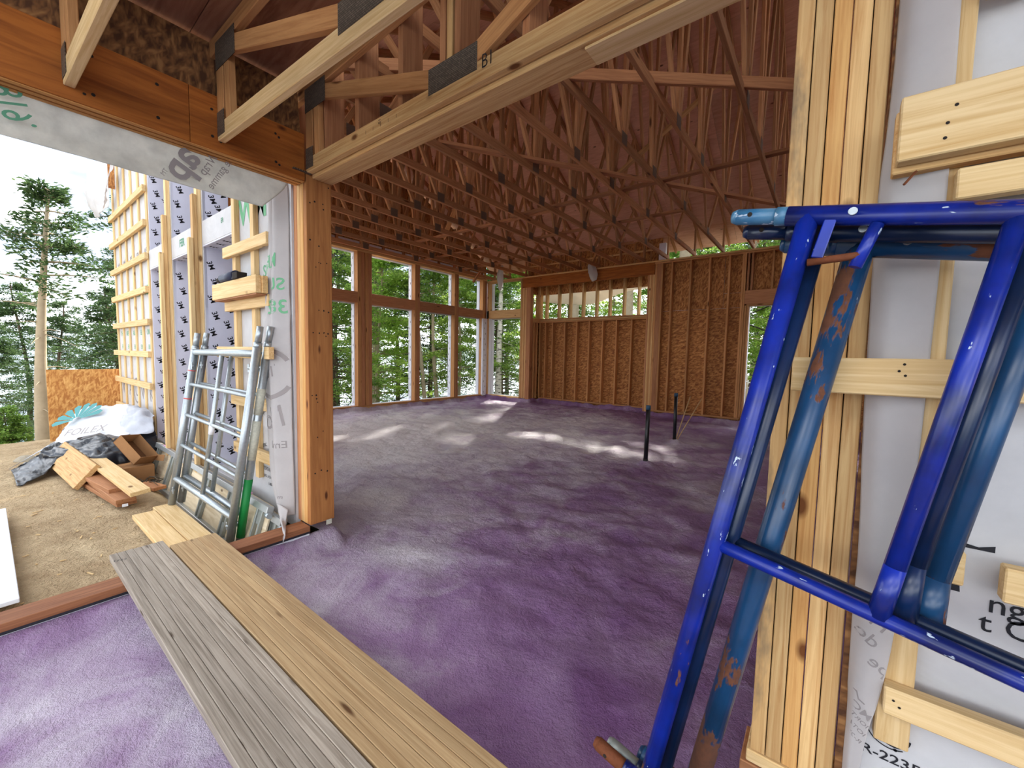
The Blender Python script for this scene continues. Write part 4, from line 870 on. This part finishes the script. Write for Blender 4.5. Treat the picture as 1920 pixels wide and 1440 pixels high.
# wooden ledge with a drill
lg = root('wood_ledge', 'short pale wood ledge sticking out of the furred wall', 'ledge', (-3.7, 1.25, 1.70))
bx('ledge_board', (-4.16, 1.215, 1.702), (-3.26, 1.252, 1.83), 'spruce_pale', lg); bx('ledge_board', (-4.14, 1.253, 1.702), (-3.24, 1.29, 1.825), 'spruce', lg); bx('ledge_base', (-4.12, 1.22, 1.69), (-3.27, 1.29, 1.701), 'redwood', lg)
dr = root('cordless_drill', 'navy blue cordless drill lying on the wood ledge', 'drill', (-3.85, 1.24, 1.83))
tube('drill_body', (-4.0, 1.25, 1.87), (-3.72, 1.25, 1.875), .038, 'navy', dr); tube('drill_chuck', (-4.1, 1.25, 1.868), (-4.0, 1.25, 1.87), .022, 'dark', dr, .03)
stick('drill_handle', (-3.76, 1.25, 1.87), (-3.64, 1.22, 1.855), .05, .04, 'navy', dr); bx('battery', (-3.66, 1.20, 1.83), (-3.56, 1.27, 1.88), 'dark', dr)

# ------------------------------------------------------------------ silver scaffold frames leaning on the front wall
def silver(label, off, green, idx):
    t = root('silver_scaffold_frame', label, 'scaffold frame', Vector((-4.0, 1.0, -.1))+off, 'silver scaffold frames')
    lb, lt = Vector((-4.51, .97, -.085))+off, Vector((-4.415, 1.15, 1.28))+off; rb, rt = Vector((-3.52, 1.09, -.20))+off, Vector((-3.20, 1.195, 1.31))+off
    for a, b in ((lb, lt), (rb, rt)):
        d = (b-a).normalized(); lg_ = tube('leg', a, b, .029, 'galv', t); tube('leg_collar', b-d*.01, b+d*.035, .027, 'galv', lg_); tube('leg_pin', b+d*.03, b+d*.15, .022, 'galv', lg_)
    Lf = lambda f: lt+(lb-lt)*f; Rf = lambda f: rt+(rb-rt)*f
    tube('top_bar', Lf(.015), Rf(.03), .026, 'galv', t); tube('bottom_bar', Lf(.83), Rf(.85), .026, 'galv', t)
    for f0, f1 in ((.22, .235), (.415, .44), (.61, .64)): tube('rung', Lf(f0), Rf(f1), .015, 'galv', t)
    m = lambda fl, fr, u: Lf(fl)*(1-u)+Rf(fr)*u
    a, b = m(.03, .04, .50), m(.83, .85, .50); tube('inner_post', a, b, .017, 'galv', t)
    for f in (.10, .90):
        for q, s in ((Lf(f), 1), (Rf(f), -1)): tube('lock_stud', q, q+Vector((.05*s, -.02, 0)), .011, 'galv', t); stick('lock_tab', q+Vector((.05*s, -.02, -.03)), q+Vector((.05*s, -.02, .03)), .02, .006, 'galv', t)
    if green: tube('green_band', Rf(.66), Rf(.97), .0298, 'green', t)
    if idx:
        tube('sticker', Rf(.20), Rf(.33), .0296, 'label', t); tube('sticker', Rf(.36), Rf(.56), .0294, 'label', t)
    else:
        tube('red_tape', Lf(.13), Lf(.135), .0297, 'red', t); tube('red_tape', Lf(.31), Lf(.317), .0297, 'red', t); tube('tape_wrap', m(.42, .44, .5), m(.47, .49, .5), .0195, 'ink_white', t)
    return t
silver('front silver scaffold frame leaning on the wrapped wall, white tape on its middle post', Vector((0, 0, 0)), False, 0)
silver('rear silver scaffold frame behind the other silver one, green band and stickers on its leg', Vector((.0, .068, .005)), True, 1)

# ------------------------------------------------------------------ blue scaffold frames stacked on their side
D1 = Vector((.98312572, -.05343027, -.17495434)); D2 = Vector((-.18008025, -.05500389, -.98211286)); NN = Vector((.04285, .99705, -.0637))
def blue(label, P1, mat, r, pin, mid, inner, flare, W=1.53):
    t = root('blue_scaffold_frame', label, 'scaffold frame', P1+D2*W, 'blue scaffold frames'); P = lambda s, u, q=0: P1+D1*s+D2*u+NN*q
    top_pin = pin
    for u, nm in ((0, 'leg'), (W, 'leg')):
        pin = top_pin if u == 0 else {'blue': 'rust', 'blue_dark': 'alu_dark'}.get(mat, mat)
        lg_ = tube(nm, P(-.03, u), P(1.5, u), r, mat, t, seg=20); tube('leg_collar', P(-.052, u), P(-.028, u), r*.97, 'teal_paint' if pin == 'teal_paint' else mat, lg_, seg=20); tube('leg_pin', P(-.135, u), P(-.05, u), r*.86, pin, lg_, seg=20); tube('pin_tip', P(-.147, u), P(-.135, u), r*.62, pin, lg_, r*.86, 20)
        tube('pin_hole', P(-.105, u, -r*.87), P(-.105, u, -r*.5), .0055, 'dark', lg_, seg=12)
    tube('end_bar', P(.012, 0), P(.012, W), r, mat, t, seg=20)
    tube('middle_bar', P(.012, mid), P(1.4, mid), r*.74, mat, t, seg=16)
    for s in inner:
        tube('inner_post', P(s, 0), P(s, mid-.10), r*.84, mat, t, seg=16); tube('post_foot', P(s, mid-.11), P(s, mid), r*.84, mat, t, r*flare, 16)
    tube('button', P(.09, 0, -r*.9), P(.09, 0, -r*1.2), .008, 'galv', t, seg=12)
    if flare > 1.4: return t
    stick('lock_bar', P(.055, .01, -r*.6), P(.050, .095, -r*.6), .022, .006, mat, t, D1); tube('lock_rod', P(.035, .105, -r*.4), P(.125, .085, -r*.4), .008, 'rust', t, seg=10); tube('lock_stub', P(.135, .02, -.005), P(.12, .11, -.005), .012, mat, t, seg=12)
    return t
Pb = Vector((-.062, 1.15, 1.619))
blue('front scaffold frame, bright blue, lying on its side against the stud pack', Pb, 'blue', .0215, 'teal_paint', .80, (.325, .72, 1.1), .88)
blue('middle scaffold frame, dark navy blue, between the two lighter blue ones', Pb+NN*.052+D1*.022+D2*.02, 'blue_dark', .0215, 'blue_dark', .775, (.335, .74, 1.12), 1.5)
o3 = blue('rear scaffold frame, steel blue with large rust patches', Pb+NN*.112+D1*.100+D2*.03, 'blue_steel', .0285, 'blue_steel', .79, (.30, .66, 1.1), 1.41)

# ------------------------------------------------------------------ pipes in the foam floor
for k, (b, tp_, lab) in enumerate((((-1.818, 5.304, -.13), (-1.811, 5.304, .674), 'black upright drain pipe in the foam, the nearer and wider looking one'), ((-1.938, 7.017, -.13), (-1.944, 7.017, .722), 'black upright drain pipe farther back beside two thin sticks'))):
    t = root('drain_pipe', lab, 'pipe', b, 'drain pipes'); tube('pipe', b, Vector(tp_)-Vector((0, 0, .05)), .028, 'abs', t); tube('pipe_cap', Vector(tp_)-Vector((0, 0, .055)), tp_, .03, 'cap', t); tube('pipe_boot', Vector(b)-Vector((0, 0, .02)), Vector(b)+Vector((0, 0, .10)), .045, 'abs', t, .029)
for k, (a, b) in enumerate((((-1.93, 7.10, -.1), (-1.62, 7.35, .63)), ((-1.95, 7.12, -.1), (-1.84, 7.5, .64)))):
    tag(tube('thin_stick', a, b, .008, 'spruce_pale'), ('thin pale stick leaning away from the farther pipe, the longer slant', 'thin pale stick leaning close behind the farther pipe')[k], 'stick', 'sticks by the pipe')

# ------------------------------------------------------------------ things outside the far wall
tag(sheet('cream_sheet', [[(-7.6, 11.3, 3.35), (-6.6, 11.3, 3.38), (-5.5, 11.3, 3.35), (-4.4, 11.3, 3.40), (-3.0, 11.3, 3.45)], [(-7.6, 11.35, 3.12), (-6.6, 11.4, 3.12), (-5.5, 11.4, 3.12), (-4.4, 11.35, 3.30), (-3.0, 11.35, 3.36)], [(-7.6, 11.4, 3.10), (-6.6, 11.5, 2.95), (-5.7, 11.5, 2.93), (-4.6, 11.4, 3.20), (-3.0, 11.4, 3.26)]], 8, .03, 2, M['awning']), 'cream sheet sagging outside the high recess window', 'sheet')
sb = root('outside_scaffold', 'thin scaffold braces and posts standing outside the far doorway', 'scaffold', (-1.0, 11.6, -.35))
tube('brace', (-1.75, 11.6, 2.35), (-.6, 11.6, 2.85), .014, 'dark', sb); tube('brace', (-1.75, 11.6, 2.25), (-.6, 11.6, 1.75), .014, 'dark', sb); tube('brace', (-1.8, 11.6, .85), (-.8, 11.6, .5), .014, 'white_plastic', sb); tube('brace', (-1.8, 11.6, .50), (-.8, 11.6, .85), .014, 'white_plastic', sb)
tube('post', (-1.52, 11.6, -.35), (-1.52, 11.6, .3), .02, 'rust', sb); tube('post', (-.6, 11.6, -.35), (-.6, 11.6, 3.2), .02, 'galv', sb); tube('post', (-1.85, 11.6, -.35), (-1.85, 11.6, 3.2), .02, 'galv', sb)

# ------------------------------------------------------------------ trees
def tree_mesh(seed, H, first, spread, nb, per, mat, bark, r0, droop=.25, leafl=.12, leafw=.045, bend=.25, trunks=1, top=.25):
    r = np.random.default_rng(seed); t0 = root('tree_source'); trunkV, trunkF = [], []
    n = 12; ph = r.uniform(0, 6.28); zs = np.linspace(0, H, n)
    def axis(z): return np.array([bend*math.sin(ph+z*.5)*z/H, bend*math.cos(ph*1.7+z*.4)*z/H, z])
    trunkV, trunkF = polytube([axis(z) for z in zs], [r0*(1-.9*z/H)+.008 for z in zs], 8)
    hs = first*H+(H-first*H)*r.uniform(0, 1, nb)**.85; az = r.uniform(0, 2*math.pi, nb)
    ln = spread*(np.clip(1-(hs-first*H)/(H-first*H), 0, 1)**.75*(1-top)+top)*r.uniform(.55, 1.1, nb)
    dirs = np.stack([np.cos(az), np.sin(az), r.uniform(-.05, .35, nb)], 1); base = np.array([axis(h) for h in hs])
    lat = np.stack([-np.sin(az), np.cos(az), np.zeros(nb)], 1)
    BV, BF = [], []
    for i in range(nb):
        pts = [base[i]+dirs[i]*ln[i]*s+np.array([0, 0, -droop*ln[i]*s*s]) for s in (0, .35, .7, 1)]
        v, f = polytube(pts, [.012+.008*ln[i], .012, .008, .003], 4, len(trunkV)); trunkV += v; trunkF += f
    for i in range(int(nb*.25)):   # dead twigs on the bare trunk
        h = r.uniform(.12, max(first, .2)+.1)*H; a = r.uniform(0, 6.28); l = spread*r.uniform(.25, .7); b = axis(h); d = np.array([math.cos(a), math.sin(a), r.uniform(-.3, .2)])
        v, f = polytube([b, b+d*l*.5, b+d*l+np.array([0, 0, -.12*l])], [.012, .008, .003], 4, len(trunkV)); trunkV += v; trunkF += f
    N = nb*per; bi = np.repeat(np.arange(nb), per); s = r.uniform(.12, 1, N)**.8; side = r.uniform(-1, 1, N)
    half = (.10+.34*ln[bi]*(1-.75*s))
    fwd = .45*np.abs(side)*half
    P = base[bi]+dirs[bi]*(ln[bi]*s+fwd)[:, None]+lat[bi]*(side*half)[:, None]
    P[:, 2] += -droop*ln[bi]*s*s-.22*np.abs(side)*half+r.normal(0, .06, N)
    u = dirs[bi]*.75+lat[bi]*np.sign(side)[:, None]*.7+r.normal(0, .42, (N, 3)); u /= np.linalg.norm(u, axis=1)[:, None]
    nn = np.array([0, 0, 1])+r.normal(0, .6, (N, 3)); w = np.cross(u, nn); w /= np.linalg.norm(w, axis=1)[:, None]
    L = leafl*r.uniform(.6, 1.3, N)[:, None]; Wd = leafw*r.uniform(.6, 1.3, N)[:, None]
    V = np.stack([P-u*L*.5, P+w*Wd*.5, P+u*L*.6, P-w*Wd*.5], 1).reshape(-1, 3)
    me = bpy.data.meshes.new('foliage'); me.vertices.add(len(V)); me.vertices.foreach_set('co', V.ravel().astype(np.float32)); me.loops.add(4*N); me.loops.foreach_set('vertex_index', np.arange(4*N, dtype=np.int32))
    me.polygons.add(N); me.polygons.foreach_set('loop_start', np.arange(0, 4*N, 4, dtype=np.int32)); me.polygons.foreach_set('loop_total', np.full(N, 4, dtype=np.int32)); me.update(); me.validate(); me.materials.append(M[mat])
    tm = pymesh('trunk', trunkV, trunkF, True); tm.materials.append(M[bark]); bpy.data.objects.remove(t0)
    return tm, me
KIND = {
 'hemlock': tree_mesh(1, 9.5, .12, 2.6, 150, 190, 'leaf_dark', 'bark', .14, .30),
 'green': tree_mesh(2, 9.0, .16, 2.5, 130, 180, 'leaf', 'bark', .11, .25, .13, .055),
 'bright': tree_mesh(3, 9.0, .14, 2.4, 120, 175, 'leaf_bright', 'bark_pale', .08, .15, .13, .07),
 'pale': tree_mesh(4, 4.5, .50, 1.05, 40, 110, 'leaf_dark', 'bark_pale', .095, .15, .10, .035, .12),
 'birch': tree_mesh(5, 11, .62, 2.0, 60, 150, 'leaf_bright', 'birch', .15, .1, .12, .06, .1),
 'slim': tree_mesh(6, 8.5, .55, 1.6, 50, 170, 'leaf', 'bark_pale', .085, .2, .12, .05, .5),
 'big': tree_mesh(7, 13, .5, 2.6, 90, 170, 'leaf_dark', 'bark_pale', .28, .35, .12, .05, .05),
 'bush': tree_mesh(8, 2.2, .02, 1.2, 90, 120, 'leaf', 'bark', .03, .1, .10, .05),
}
NAMES = {'hemlock': 'hemlock_tree', 'green': 'green_tree', 'bright': 'leafy_tree', 'pale': 'young_hemlock', 'birch': 'birch_tree', 'slim': 'slim_tree', 'big': 'large_tree', 'bush': 'shrub'}
def plant(kind, x, y, label, s=1., rz=0., z=None, group=None, tilt=(0, 0)):
    z = z if z is not None else (ground_z(x, y) if (x < -9.3) else -.35-.03*max(0, y-10.6))-.05
    t = root(NAMES[kind], label, 'shrub' if kind == 'bush' else 'tree', (x, y, z), group); W = Matrix.Translation((x, y, z)) @ Matrix.Rotation(rz, 4, 'Z') @ Matrix.Rotation(tilt[0], 4, 'X') @ Matrix.Rotation(tilt[1], 4, 'Y') @ Matrix.Scale(s, 4)
    a, b = KIND[kind]; link('trunk', a, None, t, W); f = link('foliage', b, None, t, W); f['kind'] = 'stuff'
    return t
plant('pale', -11.25, .62, 'young hemlock with a bare pale trunk at the edge of the soil', 1, .4, -.45, None, (0, .05))
plant('hemlock', -14.5, 3.0, 'tall dark hemlock rising directly behind the lattice wall', .92, 1.0, -2.0)
plant('hemlock', -19.5, 1.5, 'dark hemlock behind the young bare trunked one', .55, 2.0, -2.5); plant('hemlock', -17.5, .1, 'dark spreading hemlock beside the white sky at the lake edge', .45, 3.0, -2.4)
plant('hemlock', -16.5, 2.4, 'dark low hemlock spreading behind the strand board sheet', .56, 5.0, -2.3); plant('hemlock', -22, .9, 'farther dark hemlock low on the shore left of the bare trunk', .62, 5.6, -2.5)
plant('hemlock', -24, 4.2, 'small far hemlock on the shore behind the lattice wall', .9, 4.1, -2.6); plant('bush', -12.2, .22, 'low grey green shrub at the foot of the bare trunk', .45, 1, -.9); plant('bush', -12.6, -.1, 'low shrub at the lake edge beyond the white board', .5, 2, -1.1)
G = 'trees outside the window wall'
for kd, x, y, s_, rz, lab in (('green', -13.5, 7.4, .9, 0, 'green tree filling the nearest window opening beside the wrapped post'), ('hemlock', -17.5, 9.8, 1.0, 1, 'dark hemlock farther back behind the nearest window opening'),
    ('bright', -14.6, 9.9, .95, 3, 'bright leafy tree behind the wide second window opening'), ('green', -18.0, 13.4, 1.15, 2, 'green tree farther back behind the second window opening'),
    ('hemlock', -22.0, 14.5, 1.1, 2.2, 'far dark hemlock low behind the second window opening'), ('hemlock', -21.0, 20.5, 1.2, 1.2, 'far dark hemlock behind the third window opening'), ('hemlock', -18.5, 23.5, 1.2, .2, 'far dark hemlock behind the last window openings'),
    ('hemlock', -15.2, 13.2, 1.0, 4, 'dark hemlock behind the twin slim trunks'), ('bright', -12.6, 12.6, .85, .5, 'bright leafy tree crown above the twin slim trunks'),
    ('green', -12.4, 14.9, .95, 1.5, 'green tree behind the last window opening before the corner'), ('hemlock', -14.6, 18.0, 1.1, 2.5, 'dark hemlock behind the white birch'), ('bright', -11.2, 16.1, 1.05, 3.5, 'bright leafy tree beside the white birch')):
    plant(kd, x, y, lab, s_, rz, None, G)
plant('big', -16.2, 10.9, 'tree with the straight dark trunk behind the second tall window', .75, .3, None, None)
plant('slim', -13.0, 11.10, 'slim pale trunk behind the third tall window, the one leaning towards the lake', 1, .4, None, None, (.02, -.05)); plant('slim', -12.8, 11.62, 'slim pale trunk behind the third tall window, the curved one', 1.05, 2.6, None, None, (-.03, .06))
plant('birch', -11.6, 14.1, 'white birch with peeling bark outside the corner window', 1, .8)
G = 'trees behind the far wall'
for kd, x, y, s_, rz, lab in (('green', -9.9, 17.4, .9, 0, 'green tree at the window side end of the recess window'), ('bright', -7.4, 16.6, .7, 1.2, 'bright leafy tree below the cream sheet in the recess window'), ('hemlock', -5.0, 20.5, 1.1, 2.2, 'dark hemlock at the post end of the recess window'),
    ('green', -6.0, 18.6, .95, 2.0, 'green tree behind the middle of the recess window'),
    ('green', -4.3, 17.4, .75, 4.2, 'green tree hidden mostly behind the strand board wall'), ('green', -1.9, 18.0, 1.0, .7, 'green tree filling the far doorway'), ('bright', -1.5, 14.6, .5, 1.7, 'bright leafy young tree right outside the far doorway'),
    ('hemlock', -2.9, 23.5, 1.25, 3.7, 'dark hemlock showing over the strand board wall under the eave'), ('green', .9, 18.8, 1.0, 4.7, 'green tree showing over the wall beside the stud pack')):
    plant(kd, x, y, lab, s_, rz, None, G)
plant('big', -3.75, 13.7, 'large pale trunk rising above the strand board wall', .95, 1.0, None, None); plant('big', -8.3, 14.9, 'large pale trunk behind the middle of the recess window', .9, 2.0, None, None); plant('big', -5.65, 14.0, 'large tree trunk behind the end of the recess window by the post', .8, 2.9, None, None)
plant('slim', -1.75, 13.4, 'slim pale trunk standing outside the far doorway', .9, .5, None, None)
